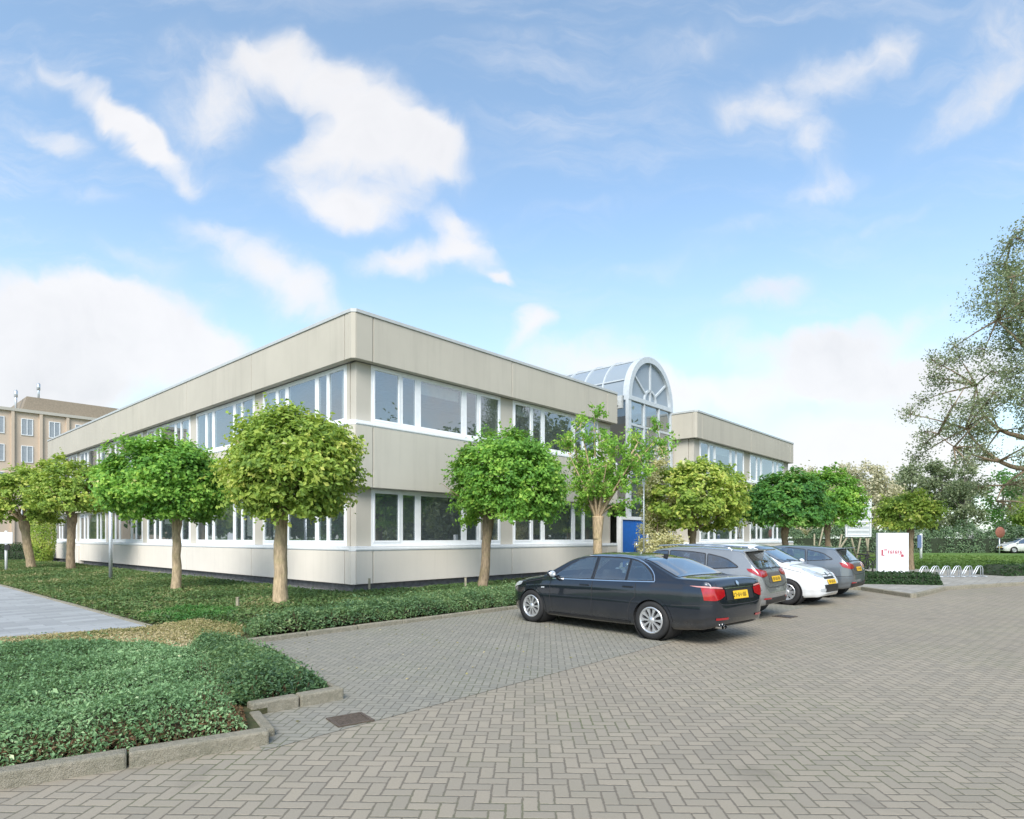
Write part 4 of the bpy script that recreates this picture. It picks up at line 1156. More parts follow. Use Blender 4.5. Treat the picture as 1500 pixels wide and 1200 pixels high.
HC = hatch(3.95, 1.50, W=1.70, nsp=8, rim=.20,
 top=[(-1.975,.52),(-1.965,.70),(-1.93,.9),(-1.86,1.1),(-1.72,1.36),(-1.60,1.44),(-1.2,1.50),(-.5,1.53),(.0,1.515),(.30,1.44),(1.02,1.06),(1.14,1.01),(1.55,.92),(1.78,.80),(1.92,.64),(1.975,.48)],
 plan=[(-1.975,.55),(-1.95,.68),(-1.85,.77),(-1.6,.82),(-1.0,.845),(.8,.845),(1.3,.82),(1.6,.76),(1.78,.68),(1.92,.55),(1.975,.38)],
 side_win=[([(-.10,.985),(.92,.95)], [(-.08,1.425),(.08,1.42),(.35,1.33),(.92,.985)]),
           ([(-.98,1.0),(-.18,.987)], [(-.94,1.40),(-.5,1.43),(-.14,1.43)]),
           ([(-1.55,1.05),(-1.05,1.01)], [(-1.48,1.30),(-1.3,1.36),(-1.0,1.40)])],
 screens=[(.24,.98,.88),(-1.84,-1.66,.80)],
 seams=[[(-.13,1.42),(-.15,.95),(-.15,.28)],[(.98,.95),(1.0,.7),(.94,.3)],[(-1.0,1.0),(-1.02,.7),(-.84,.3)],[(-.84,.29),(.94,.28)],[(1.02,.93),(1.5,.82)]],
 seams_top=[[(1.16,-.6),(1.2,0),(1.16,.6)],[(1.16,.62),(1.5,.55),(1.72,.42)],[(1.16,-.62),(1.5,-.55),(1.72,-.42)],[(1.80,-.4),(1.83,0),(1.80,.4)]],
 lamps=[('tail_lamp','cylr',[(R(30),.85),(R(56),.88)],[(R(30),1.2),(R(60),1.1)],'tail'),
        ('headlamp','cylf',[(R(20),.70),(R(34),.705),(R(52),.80)],[(R(20),.775),(R(34),.85),(R(56),.905)],'lamp'),
        ('fog_lamp','cylf',[(R(24),.36),(R(33),.36)],[(R(24),.43),(R(33),.43)],'lamp')],
 patches=[('grille','front',[(-.34,.655),(.34,.655)],[(-.31,.71),(.31,.71)],'black'),('air_intake','front',[(-.42,.34),(.42,.34)],[(-.46,.52),(.46,.52)],'black'),
          ('emblem','front',*circ(0,.765,.045),'chrome',.012),('plate_recess','rear',[(-.35,.75),(.35,.75)],[(-.33,.93),(.33,.93)],'black')],
 handles=[(.08,.88),(-.86,.90)], xf=1.975-.80, xr=-1.975+.66, plz=(.82,.58), mirror=(.86,1.0), cab=(-1.4,.95), dash=.95)
s3, car3 = make_car(HC, 6.65, 16.85, R(-46), 'parked_car', 'small white car backed into its bay with its bonnet and headlamps towards the road', paint('white_paint', (.74, .76, .78), 0.0, .3))
b = MB()
for yy_, a_ in ((.30, 8), (-.28, 8)): b.tube([(1.06, yy_, 1.055), (.98, yy_-.25, 1.105), (.93, yy_-.52, 1.125)], .008, 6)
b.build('wiper', M['black'], car3)

HD = hatch(4.30, 1.46, W=1.78,
 side_win=HB['side_win'], screens=[(.40,.96,.88),(-1.97,-1.70,.80)], seams=HB['seams'], seams_rear=HB['seams_rear'], sill=HB['sill'],
 lamps=[('tail_lamp','cylr',[(R(24),.84),(R(38),.80),(R(50),.87)],[(R(24),.93),(R(38),.985),(R(53),.985)],'tail')]+HB['lamps'][1:],
 patches=HB['patches'][:4]+[('bumper_insert','rear',[(-.7,.27),(.7,.27)],[(-.72,.42),(.72,.42)],'black')], handles=HB['handles'], glass='carglass')
s4, car4 = make_car(HD, 8.28, 18.94, R(138), 'parked_car', 'blue grey hatchback parked between the white car and the pavement', paint('bluegrey_metallic', (.16, .185, .21), .5, .3))
b = MB(); b.bev(-.12, .14, -.55, .55, -.02, .012, .01, Matrix.Translation((-1.77, 0, 1.375)) @ Matrix.Rotation(R(6), 4, 'Y')); b.build('spoiler', bpy.data.materials['bluegrey_metallic'], car4)
# a pale car far across the lawn
HE = dict(HC); 
s5, car5 = make_car(HE, at(1500, 62)-.4, 62, R(178), 'parked_car', 'white car parked far away behind the lawn under the trees at the right edge', paint('white_far_paint', (.78, .79, .76), 0.0, .35))
car5.location.z = .10
# ---------------------------------------------------------------- vegetation
GREEN = leafmat('leaf_green', [(0, (0.095, 0.233, 0.058)), (.35, (0.198, 0.447, 0.083)), (.65, (0.352, 0.635, 0.111)), (.88, (0.611, 0.824, 0.172)), (1, (0.850, 0.850, 0.370))])
GREENY = leafmat('leaf_green_yellow', [(0, (0.143, 0.248, 0.067)), (.35, (0.324, 0.483, 0.095)), (.65, (0.550, 0.673, 0.140)), (.88, (0.850, 0.831, 0.239)), (1, (0.850, 0.850, 0.467))])
GREEND = leafmat('leaf_green_deep', [(0, (0.040, 0.125, 0.055)), (.35, (0.089, 0.262, 0.072)), (.65, (0.155, 0.388, 0.082)), (.9, (0.310, 0.524, 0.116)), (1, (0.574, 0.672, 0.263))])
GREY = leafmat('leaf_grey_green', [(0, (0.108, 0.142, 0.080)), (.4, (0.216, 0.274, 0.152)), (.75, (0.359, 0.402, 0.251)), (1, (0.546, 0.579, 0.414))], .35)
HAZY = leafmat('leaf_far_hazed', [(0, (0.295, 0.304, 0.195)), (.4, (0.530, 0.509, 0.339)), (.75, (0.746, 0.667, 0.472)), (1, (0.850, 0.850, 0.676))], .3)  # distance haze put into the leaf colour of the far trees
PALE = leafmat('leaf_pale_bloom', [(0, (0.150, 0.195, 0.060)), (.4, (0.375, 0.390, 0.150)), (.7, (0.690, 0.630, 0.330)), (1, (0.850, 0.840, 0.540))], .3)
COVER = leafmat('leaf_ground_cover', [(0, (0.083, 0.163, 0.077)), (.35, (0.193, 0.350, 0.160)), (.7, (0.371, 0.561, 0.285)), (.92, (0.689, 0.818, 0.491)), (1, (0.850, 0.795, 0.515))], .35, .5)
COVERG = leafmat('leaf_ground_cover_lush', [(0, (0.050, 0.108, 0.064)), (.35, (0.124, 0.231, 0.105)), (.7, (0.236, 0.356, 0.151)), (1, (0.474, 0.505, 0.274))], .35, .5)
DRY = leafmat('leaf_dry_grass', [(0, (0.092, 0.162, 0.053)), (.3, (0.202, 0.228, 0.084)), (.5, (0.386, 0.342, 0.158)), (.75, (0.515, 0.427, 0.231)), (1, (0.607, 0.522, 0.347))], .3, .7)
GRASS = leafmat('leaf_lawn', [(0, (.06, .115, .045)), (.35, (.10, .185, .06)), (.6, (.17, .235, .085)), (.8, (.27, .27, .12)), (1, (.42, .37, .20))], .25, .6)
LUSHG = leafmat('leaf_fresh_grass', [(0, (0.030, 0.102, 0.034)), (.5, (0.070, 0.204, 0.044)), (1, (0.150, 0.289, 0.080))], .25, .6)
GRASS2 = leafmat('leaf_mown_lawn', [(0, (.09, .17, .035)), (.5, (.15, .25, .06)), (1, (.24, .32, .11))], .25, .6)  # fresher green for the mown lawn blades
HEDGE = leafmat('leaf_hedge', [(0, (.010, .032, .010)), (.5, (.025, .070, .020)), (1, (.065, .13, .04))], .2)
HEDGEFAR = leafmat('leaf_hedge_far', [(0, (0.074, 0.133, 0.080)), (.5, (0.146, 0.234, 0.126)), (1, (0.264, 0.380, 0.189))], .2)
BROWN = leafmat('leaf_brown', [(0, (.07, .045, .025)), (.5, (.20, .11, .06)), (.8, (.32, .20, .10)), (1, (.40, .32, .18))], .2, .8)
TWIG = plain('brown_twig', (.16, .085, .045), .9, var=.3)

def unit(v): return v/(np.linalg.norm(v, axis=1)[:, None]+1e-9)
def leaf_mesh(name, C, S, Nrm, tint, aspect=.55, up=None):
    """one diamond leaf per point: C centres, S lengths, Nrm facing"""
    n = len(C)
    r = unit(rng.normal(size=(n, 3))) if up is None else unit(up)
    a = unit(r - Nrm*np.sum(r*Nrm, 1)[:, None]); b = np.cross(Nrm, a)
    S = S[:, None]
    fold = Nrm*S*.12
    V = np.stack([C-a*S*.5-fold, C+b*S*aspect*.5-a*S*.05, C+a*S*.5-fold, C-b*S*aspect*.5-a*S*.05], 1).reshape(-1, 3)
    return np_mesh(name, V, np.arange(n*4).reshape(-1, 4), False, np.clip(tint, 0, 1))

def fbm(P, s, seed=0, oct=3):
    """cheap smooth pseudo noise in [-1,1] from summed sines"""
    g = np.random.default_rng(seed); out = np.zeros(len(P)); amp = 1; tot = 0
    for o in range(oct):
        for _ in range(3):
            k = g.normal(size=3)*s; out += amp*np.sin(P@k+g.uniform(0, 6.28))/3
        tot += amp; amp *= .55; s *= 2.1
    return out/tot*1.6

def crown_points(n_cl, per, rad, seed, low=-.62, shell=.80, spread=.15, lump=.20, fill=.10):
    """leaf positions for a clipped round crown: clumps over a lumpy dome, some inside; returns offsets, normals, clump tone"""
    g = np.random.default_rng(seed)
    d = unit(g.normal(size=(n_cl*3, 3)))
    d = d[d[:, 2] > low][:n_cl]
    rr = 1+lump*fbm(d, 2.6, seed)+g.normal(size=len(d))*.05
    inner = g.uniform(size=len(d)) < fill
    depth = np.where(inner, g.uniform(.25, .75, len(d)), g.uniform(shell, 1.0, len(d)))
    c = d*(rr*depth)[:, None]*np.array(rad)
    tone = g.uniform(-.22, .22, len(d))
    cnt = g.poisson(per*np.exp(g.normal(size=len(d))*.35))
    idx = np.repeat(np.arange(len(d)), cnt)
    flat = np.array([1, 1, .62])
    off = g.normal(size=(len(idx), 3))*spread*flat
    off[:, 2] -= .25*np.linalg.norm(off[:, :2], axis=1)         # clumps droop at their rim
    Pn = c[idx]+off
    nr = unit(d[idx]*.75+np.array([0, 0, .55])+g.normal(size=(len(idx), 3))*.45)
    return Pn, nr, tone[idx], g

def limb_set(b, base, rad, n, seed, r0, bottom):
    g = random.Random(seed)
    for k in range(n):
        a = 2*math.pi*k/n+g.uniform(-.3, .3); e = g.uniform(.35, 1.1)
        L = g.uniform(.62, .85)
        tip = Vector((math.cos(a)*math.cos(e)*rad[0]*L, math.sin(a)*math.cos(e)*rad[1]*L, bottom+math.sin(e)*rad[2]*1.5*L))
        m1 = base.lerp(base+tip, .4)+Vector((0, 0, -.06*rad[2]+g.uniform(-.08, .08)))
        b.tube([base, m1, base+tip], [r0, r0*.55, r0*.15], 7)
        for q_ in range(3):
            t2 = base+tip*g.uniform(.7, 1.0)+Vector((g.uniform(-.5, .5)*rad[0], g.uniform(-.5, .5)*rad[1], g.uniform(0, .45)*rad[2]))
            b.tube([m1.lerp(base+tip, g.uniform(0, .5)), t2], [r0*.32, r0*.07], 5)

def globe_tree(name, x, y, rad, cz, label, mat, seed, tr=.12, lean=(0, 0), n_cl=210, per=34, leaf=.15, dens=1.45, flat=.78, coff=(0, 0), low=-.62, knob=True, bk='trunk', group='clipped round crowned trees around the office building', base=.0, **kw):
    root = empty(name, (x, y, base), 0, label, 'tree', group)
    b = MB(); top = cz-rad[2]*.72
    g = random.Random(seed)
    pts = []; rs = []
    for k in range(9):
        f = k/8
        pts.append((-lean[0]*(1-f)+g.uniform(-.022, .022), -lean[1]*(1-f)+g.uniform(-.022, .022), -.08+(top+.1)*f))
        rs.append(tr*(1.0-.22*f)*g.uniform(.93, 1.07)*(1.32 if k == 0 else 1.1 if k == 1 else 1)+(tr*.3 if knob and k >= 7 else 0))
    b.tube(pts, rs, 14)
    k_ = 1-.45*min(1, math.hypot(*coff)/rad[0]*1.6)
    limb_set(b, Vector((0, 0, top-.03)), tuple(r_*k_ for r_ in rad), 9, seed, tr*.52, .05*rad[2])
    b.build('trunk', M[bk], root)
    P, nr, tone, gg = crown_points(int(n_cl*1.25), per*dens, rad, seed, low, **kw)
    # flatten the underside and let some foliage hang
    zb_ = -rad[2]*(flat+.12*fbm(P*np.array([1, 1, 0]), 2.2, seed+3))
    P[:, 2] = np.maximum(P[:, 2], zb_+gg.uniform(-.10, .12, len(P))*rad[2])
    tint = .42+tone+.18*fbm(P, 1.4, seed+5)+gg.normal(size=len(P))*.13
    m = len(P)//45                                              # loose shoots standing out of the clipped outline
    k = gg.integers(0, len(P), m); dirn = unit(P[k]+gg.normal(size=(m, 3))*.3); s_ = gg.uniform(.05, .34, m)
    idx = np.repeat(np.arange(m), 3); f_ = np.tile([.4, .75, 1.0], m)[:, None]
    P = np.concatenate([P, P[k][idx]+dirn[idx]*s_[idx][:, None]*f_]); nr = np.concatenate([nr, unit(nr[k][idx]+gg.normal(size=(3*m, 3))*.5)]); tint = np.concatenate([tint, tint[k][idx]+.12])
    P[:, 2] += cz; P[:, :2] += np.array(coff)
    link('crown', leaf_mesh('crown', P, gg.uniform(.7, 1.3, len(P))*leaf*1.12, nr, tint, .62), mat, root)
    return root

# clipped globe trees: along the long facade
globe_tree('globe_tree', -5.42, 14.5, (1.34, 1.36, 1.22), 3.36, 'round tree with yellowing leaves on a stout tan trunk before the building corner', GREENY, 11, .165, (0.02, 0), 330, 44, .108, low=-.92, flat=.95, coff=(.30, 0))
globe_tree('globe_tree', at(259, 18.2), 18.2, (1.66, 1.62, 1.26), 3.28, 'wide dense green round tree beside the slim grey post', GREEN, 12, .135, (0, 0), 320, 46, .11, low=-.8, flat=.9, coff=(-.30, 0))
globe_tree('globe_tree', at(105, 29.6), 29.6, (1.62, 1.6, 1.55), 3.95, 'small round tree with a straight brown trunk before the far end of the long facade', GREENY, 13, .19, (.05, 0), 170, 30, .15, bk='trunkdark', low=-.7)
globe_tree('globe_tree', at(35, 30.6), 30.6, (1.75, 1.7, 1.55), 3.62, 'round tree on a leaning trunk beside the little white post sign', GREENY, 14, .20, (-.40, 0), 180, 30, .15, low=-.75)
# along the short facade and the car park
globe_tree('globe_tree', at(716, 19.2), 19.2, (1.74, 1.7, 1.42), 3.40, 'bright green mushroom shaped tree just left of the navy saloon', GREEN, 15, .16, (.20, 0), 330, 46, .11, bk='trunkdark', low=-.75, flat=.88, coff=(.62, 0))
globe_tree('globe_tree', at(1014, 26), 26, (2.05, 1.95, 1.75), 3.35, 'broad tree with yellow topped crown beside the entrance, above the silver hatchback', GREENY, 16, .17, (0, 0), 260, 34, .15, bk='trunkdark', low=-.75)
globe_tree('globe_tree', at(1150, 27.6), 27.6, (1.75, 1.7, 1.35), 3.15, 'dark green round tree in front of the right wing, above the white car', GREEND, 17, .15, (0, 0), 220, 34, .15, bk='trunkdark', low=-.7)
globe_tree('globe_tree', at(1212, 31), 31, (1.62, 1.6, 1.55), 3.50, 'light green round tree rising behind the dark one at the right end of the building', GREEN, 18, .14, (0, 0), 190, 32, .15, bk='trunkdark', low=-.75)
globe_tree('globe_tree', at(1334, 30.5), 30.5, (1.22, 1.2, 1.02), 2.85, 'small round tree standing right behind the white sign board', GREENY, 19, .15, (0, 0), 120, 28, .14, bk='trunkdark')
globe_tree('globe_tree', at(1511, 36), 36, (1.1, 1.1, 1.0), 3.1, 'small light green round tree cut off by the right edge behind the low hedge', GREENY, 20, .12, (0, 0), 90, 26, .15, bk='trunkdark')

def sparse_tree(name, x, y, label, cat, limbs, clumps, mat, seed, r0, leaf, per, bk, group=None, spread=.3, base=0.0, tone=0.0):
    """open tree: limbs are polylines, clumps are (x, y, z, r) leaf sprays with gaps between"""
    root = empty(name, (x, y, base), 0, label, cat, group)
    b = MB()
    for pts, ra, rb_ in limbs:
        n = len(pts); P = resample(pts, max(5, n*3), 2)
        b.tube([tuple(p) for p in P], list(np.linspace(ra, rb_, len(P))), 8)
    g = np.random.default_rng(seed); Cs = []; Ns = []; Ts = []
    ends = [Vector(l[0][-1]) for l in limbs]+[Vector(l[0][len(l[0])//2]) for l in limbs]
    for (cx, cy, cz, r) in clumps:
        c = np.array([cx, cy, cz]); k = max(4, int(per*r*r))
        near = min(ends, key=lambda e_: (e_-Vector(c)).length)
        b.tube([near, near.lerp(Vector(c), .5)+Vector((0, 0, .05)), Vector(c)], [r0*.16, r0*.10, r0*.04], 5)
        m = max(3, int(k/14))
        tw = c+unit(g.normal(size=(m, 3)))*r*g.uniform(.3, 1.0, (m, 1))*np.array([1, 1, .85])
        for t_ in tw[:10]: b.tube([Vector(c), Vector(t_)], [r0*.05, r0*.02], 4)
        idx = np.repeat(np.arange(m), 14)
        Cs.append(tw[idx]+g.normal(size=(len(idx), 3))*spread*r*.55)
        Ns.append(unit(g.normal(size=(len(idx), 3))+np.array([0, 0, .5]))); Ts.append(np.full(len(idx), g.uniform(-.15, .15)))
    b.build('trunk', M[bk], root)
    C = np.concatenate(Cs); T = .45+tone+np.concatenate(Ts)+g.normal(size=len(C))*.16
    link('crown', leaf_mesh('crown', C, g.uniform(.7, 1.3, len(C))*leaf, np.concatenate(Ns), T, .6), mat, root)
    return root

# open pollard with upright shoots in front of the entrance
g_ = random.Random(4)
tx, ty = at(875, 23.4), 23.4
lb = [([(0, 0, -.1), (.02, 0, 1.2), (.0, 0, 2.0)], .19, .16), ([(0, 0, 1.6), (.02, 0, 2.1), (.03, 0, 2.35), (.03, 0, 2.5)], .165, .22)]
cl = []
for k in range(15):
    a = k*2.4; t_ = g_.uniform(.25, 1.35); H_ = g_.uniform(1.7, 3.9)-.5*t_
    ex, ey = math.cos(a)*t_*1.15+.12, math.sin(a)*t_
    lb.append(([(0.02*math.cos(a), .02*math.sin(a), 2.35), (ex*.45, ey*.45, 2.35+H_*.5), (ex, ey, 2.35+H_)], .055, .012))
    for q_ in range(3):
        f = g_.uniform(.45, 1.02)
        cl.append((ex*f+g_.uniform(-.3, .3), ey*f+g_.uniform(-.3, .3), 2.35+H_*f+g_.uniform(-.2, .2), g_.uniform(.28, .50)))
for (px, py, r) in [(855,612,.45),(872,604,.42),(890,640,.5),(905,660,.55),(930,640,.55),(950,655,.6),(965,625,.4),(975,650,.5),(915,690,.4),(845,668,.42),(838,640,.3),(900,745,.45),(920,735,.4),(940,690,.45),(880,650,.4),(890,670,.4)]:
    cl.append((at(px, 23.4)-tx, g_.uniform(-.5, .5), zat(py, 23.4), r))
for (px, py) in [(905,650),(935,648),(965,640),(850,625),(912,700),(905,738)]:
    lb.append(([(0, 0, 2.4), ((at(px, 23.4)-tx)*.45, g_.uniform(-.2, .2), (2.4+zat(py, 23.4))*.5+.1), (at(px, 23.4)-tx, g_.uniform(-.3, .3), zat(py, 23.4))], .06, .015))
sparse_tree('pollard_tree', tx, ty, 'open pollarded tree with upright bare shoots and scattered leaves in front of the arched entrance', 'tree', lb, cl, GREEN, 31, .13, .13, 900, 'trunk', tone=.12)
# pale climbing shrub on a stake by the entrance
lb = [([(0, 0, 0), (.05, 0, 2), (0, .05, 4.4)], .03, .01), ([(0, 0, 0), (.3, 0, 1.2), (.55, 0, 2.0)], .03, .01), ([(0, 0, 0), (-.1, .1, 1.4), (.3, .1, 3.2)], .03, .01)]
cl = []
for (px, py, r) in [(958,800,.35),(975,795,.40),(990,800,.35),(950,775,.30),(955,755,.33),(962,735,.32),(985,738,.35),(1005,728,.35),(1015,722,.28),(945,720,.3),(955,700,.3),(965,680,.3),(972,660,.28),(980,770,.3),(985,815,.5),(955,820,.45),(940,800,.28),(968,790,.33)]:
    cl.append((at(px, 25)-at(962, 25), g_.uniform(-.35, .35), zat(py, 25), r))
sparse_tree('flowering_shrub', at(962, 25), 25, 'pale cream flowering shrub beside the blue entrance door, behind the dark car roof', 'shrub', lb, cl, PALE, 33, .06, .105, 4200, 'trunkdark', spread=.7, tone=.3)
st = MB(); st.tube([(0, 0, 0), (0, 0, 4.5)], [.035, .03], 8); st.tube([(0, 0, 4.5), (0, 0, 4.53)], [.045, .03], 8)
tag(st.build('stake', M['galv'], None, (at(943, 24.6), 24.6, 0)), 'thin pale pole standing upright among the shoots before the entrance', 'pole')

# big airy tree at the right edge
BY = 27.0; bx = at(1585, BY)
def big(px, py, dy=0.0): return (at(px, BY)-bx, dy, zat(py, BY))
lb = [([(0, 0, -.2), (.1, 0, 2.5), (-.1, .1, 5.0), (-.2, 0, 9.0), (-.6, .2, 13.0), (-1.2, .2, 16.0)], .42, .06),
      ([(-.05, 0, 3.6), big(1540, 672), big(1500, 692), big(1462, 678), big(1430, 652), big(1415, 630)], .20, .03),
      ([(-.1, .1, 5.2), big(1530, 640, .8), big(1490, 628, 1), big(1462, 600, 1), big(1450, 560, .8)], .17, .03),
      ([(-.15, .1, 6.4), big(1545, 575, -.6), big(1500, 540, -.9), big(1462, 510, -1), big(1440, 480, -.8)], .15, .03),
      ([(-.2, 0, 8.2), big(1540, 500, .4), big(1505, 440, .6), big(1480, 390, .4), big(1490, 345, .2)], .14, .03),
      ([big(1500, 692), big(1480, 712, .4), big(1470, 735, .4)], .06, .02),
      ([big(1462, 678), big(1420, 672, -.4), big(1385, 660, -.5), big(1365, 640, -.4)], .06, .015)]
gc = random.Random(9); cl = []
for (px, py, r) in [(1492,352,30),(1470,395,36),(1500,395,40),(1448,432,26),(1480,440,40),(1505,450,40),(1436,470,22),(1462,480,34),(1412,505,24),(1440,515,30),(1475,515,38),(1505,520,36),(1398,540,24),(1425,550,30),(1460,555,30),(1495,570,34),(1385,578,24),(1412,590,28),(1445,595,28),(1480,600,30),(1368,605,22),(1392,622,26),(1425,630,24),(1458,632,24),(1495,640,28),(1358,640,20),(1380,655,24),(1410,668,22),(1445,670,24),(1480,672,26),(1375,690,18),(1465,705,24),(1495,715,30),(1485,745,20),(1520,480,40),(1530,560,40),(1540,420,40),(1560,500,50),(1570,600,50),(1600,450,60),(1640,550,60),(1620,650,50),(1540,690,30)]:
    for q_ in range(2):
        cl.append((at(px+gc.uniform(-.35, .35)*r, BY)-bx, gc.uniform(-1.8, 1.8), zat(py+gc.uniform(-.35, .35)*r, BY), r/904*BY*gc.uniform(.6, .85)))
sparse_tree('airy_tree', bx, BY, 'tall airy grey green tree with long curving limbs, the tallest tree', 'tree', lb, cl, GREY, 41, .30, .105, 980, 'trunkdark', spread=.52, base=.05)

# background trees across the lawn: thin crowns with sky showing
def far_tree(name, px, Y, top, w, label, mat, seed, low=.22, per=190, n=38, bk='trunkgrey', leaf=.34):
    g = random.Random(seed); H = zat(top, Y); x = at(px, Y); wd = w/904*Y/2
    lb = [([(0, 0, -.1), (g.uniform(-.2, .2), 0, H*.4), (g.uniform(-.4, .4), 0, H*.93)], .022*H, .03)]
    cl = []
    for k in range(n):
        f = g.uniform(low, 1.0); prof = math.sin(min(1, (1-f)/(1-low)*1.0+.12)*math.pi*.62)**.7 if f < .999 else .2
        a = g.uniform(0, 6.28); t_ = wd*prof*math.sqrt(g.uniform(.05, 1))
        e = (math.cos(a)*t_, math.sin(a)*t_, H*f*.95)
        if k % 2 == 0: lb.append(([(0, 0, H*f*.62), (e[0]*.5, e[1]*.5, H*f*.80), e], .007*H, .015))
        cl.append((*e, g.uniform(.26, .42)*wd))
    return sparse_tree(name, x, Y, label, 'tree', lb, cl, mat, seed, .012*H, leaf, per, bk, 'trees beyond the lawn', .6, .06)
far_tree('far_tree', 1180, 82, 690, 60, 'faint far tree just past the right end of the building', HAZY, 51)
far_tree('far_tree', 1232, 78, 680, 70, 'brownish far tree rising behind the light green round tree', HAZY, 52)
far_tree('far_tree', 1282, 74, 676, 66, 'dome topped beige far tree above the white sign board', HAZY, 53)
far_tree('far_tree', 1335, 80, 682, 70, 'airy far tree right of the dome topped one', GREY, 54)
far_tree('far_tree', 1378, 74, 672, 66, 'thin greenish far tree in the middle of the lawn edge', GREY, 55, .2)
far_tree('far_tree', 1412, 70, 676, 54, 'tall far tree with two pale trunks left of the bright sky gap', GREY, 56, .3)
far_tree('far_tree', 1470, 76, 690, 70, 'dark leafy far tree above the red round sign', GREEND, 57, .12, 90)
far_tree('far_tree', 1500, 68, 680, 64, 'leafy far tree behind the white far car', GREEND, 58, .15, 80)
far_tree('far_tree', 1560, 72, 660, 80, 'far tree beyond the right edge of the lawn', GREY, 59)
for k, (X_, Y_) in enumerate([(-52, 14), (-50, 24), (-56, 34), (-60, 46)]):                       # row beyond the path, mirrored in the long facade's panes
    globe_tree('hedge_tree', X_, Y_, (5.2, 5.2, 4.2), 5.2, 'broad dense tree beyond the path, %s from the neighbouring office block' % ['farthest', 'third', 'second', 'nearest'][k], GREEND, 170+k, .3, n_cl=120, per=30, leaf=.55, spread=.8, bk='trunkdark', group='broad trees beyond the path', low=-.8)
for k, (X_, Y_, H_) in enumerate([(54, 44, 14.5), (55, 34, 16), (52, 24, 14), (54, 14, 15), (58, 4, 15.5)]):   # row across the road, mirrored in the short facade's panes
    far_tree('roadside_tree', 750+X_/Y_*904, Y_, 787-(H_-1.7)/Y_*904, 13/Y_*904, 'leafy tree across the road, reflected in the window panes, %s' % ['nearest the lawn', 'second from the lawn', 'third from the lawn', 'fourth from the lawn', 'farthest from the lawn'][k], GREY, 70+k, .12, 90, 48, 'trunkdark', .6)

# hedges
def hedge(name, poly_pts, w, h, label, mat, n, leaf, z0=.0, seed=1, cat='hedge', taper=False, wild=0):
    """leafy hedge along a polyline with a solid dark core"""
    root = empty(name, (poly_pts[0][0], poly_pts[0][1], 0), 0, label, cat)
    o = np.array([poly_pts[0][0], poly_pts[0][1], 0]); g = np.random.default_rng(seed)
    P = resample(poly_pts, 40); d = np.gradient(P, axis=0); d /= np.linalg.norm(d, axis=1)[:, None]; nn = np.stack([-d[:, 1], d[:, 0]], 1)
    t = g.uniform(0, 39, n); i = np.minimum(t.astype(int), 38); f = (t-i)[:, None]
    c = P[i]*(1-f)+P[i+1]*f; nv = nn[i]
    end = np.minimum(1, np.minimum(t, 39-t)/2.5+.25); hh = h*(end if taper else np.minimum(1, end+.4))
    a = g.uniform(-.15, math.pi+.15, n); sq = lambda v_: np.sign(v_)*np.abs(v_)**.55
    lat = sq(np.cos(a))*w/2; up = np.maximum(0, sq(np.sin(a)))*hh
    k = g.uniform(.82, 1.04, n)*(1+.06*np.sin(t*2.1))*(1 if not wild else 1+wild*(np.sin(t*1.7)*.5+np.sin(t*4.1+1)*.35+np.sin(t*9.3)*.25))
    C = np.stack([c[:, 0]+nv[:, 0]*lat*k, c[:, 1]+nv[:, 1]*lat*k, z0+up*k*g.uniform(.0, 1, n)**np.where(np.abs(np.cos(a)) > .9, .8, .02)], 1)-o
    nr = unit(np.stack([nv[:, 0]*np.cos(a), nv[:, 1]*np.cos(a), np.sin(a)+.2], 1)+g.normal(size=(n, 3))*.5)
    link('foliage', leaf_mesh('foliage', C, g.uniform(.7, 1.3, n)*leaf, nr, .45+g.normal(size=n)*.2, .6), mat, root)
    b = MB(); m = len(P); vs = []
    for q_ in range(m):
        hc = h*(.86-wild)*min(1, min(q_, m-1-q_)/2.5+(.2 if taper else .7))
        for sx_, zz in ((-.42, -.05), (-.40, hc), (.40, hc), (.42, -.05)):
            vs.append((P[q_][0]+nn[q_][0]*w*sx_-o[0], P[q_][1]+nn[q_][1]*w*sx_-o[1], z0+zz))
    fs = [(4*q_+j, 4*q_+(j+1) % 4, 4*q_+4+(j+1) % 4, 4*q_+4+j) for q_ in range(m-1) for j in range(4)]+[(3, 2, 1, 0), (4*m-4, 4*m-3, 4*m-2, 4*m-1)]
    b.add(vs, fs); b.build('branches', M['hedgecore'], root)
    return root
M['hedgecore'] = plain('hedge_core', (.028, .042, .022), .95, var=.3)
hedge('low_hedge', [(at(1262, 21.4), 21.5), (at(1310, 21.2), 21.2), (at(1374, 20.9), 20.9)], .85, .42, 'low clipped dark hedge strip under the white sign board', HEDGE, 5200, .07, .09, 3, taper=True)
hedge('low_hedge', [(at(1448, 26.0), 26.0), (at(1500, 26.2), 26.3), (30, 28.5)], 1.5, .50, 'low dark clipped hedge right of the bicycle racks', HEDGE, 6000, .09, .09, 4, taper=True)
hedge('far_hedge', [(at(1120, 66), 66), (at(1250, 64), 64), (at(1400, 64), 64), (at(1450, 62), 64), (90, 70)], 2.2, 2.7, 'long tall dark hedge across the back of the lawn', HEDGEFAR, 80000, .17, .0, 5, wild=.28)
hedge('side_hedge', [(at(-60, 40.5), 42), (at(68, 41.5), 41.5)], 1.2, 1.25, 'dark clipped hedge beyond the leaning tree', HEDGE, 4000, .12, .05, 6)
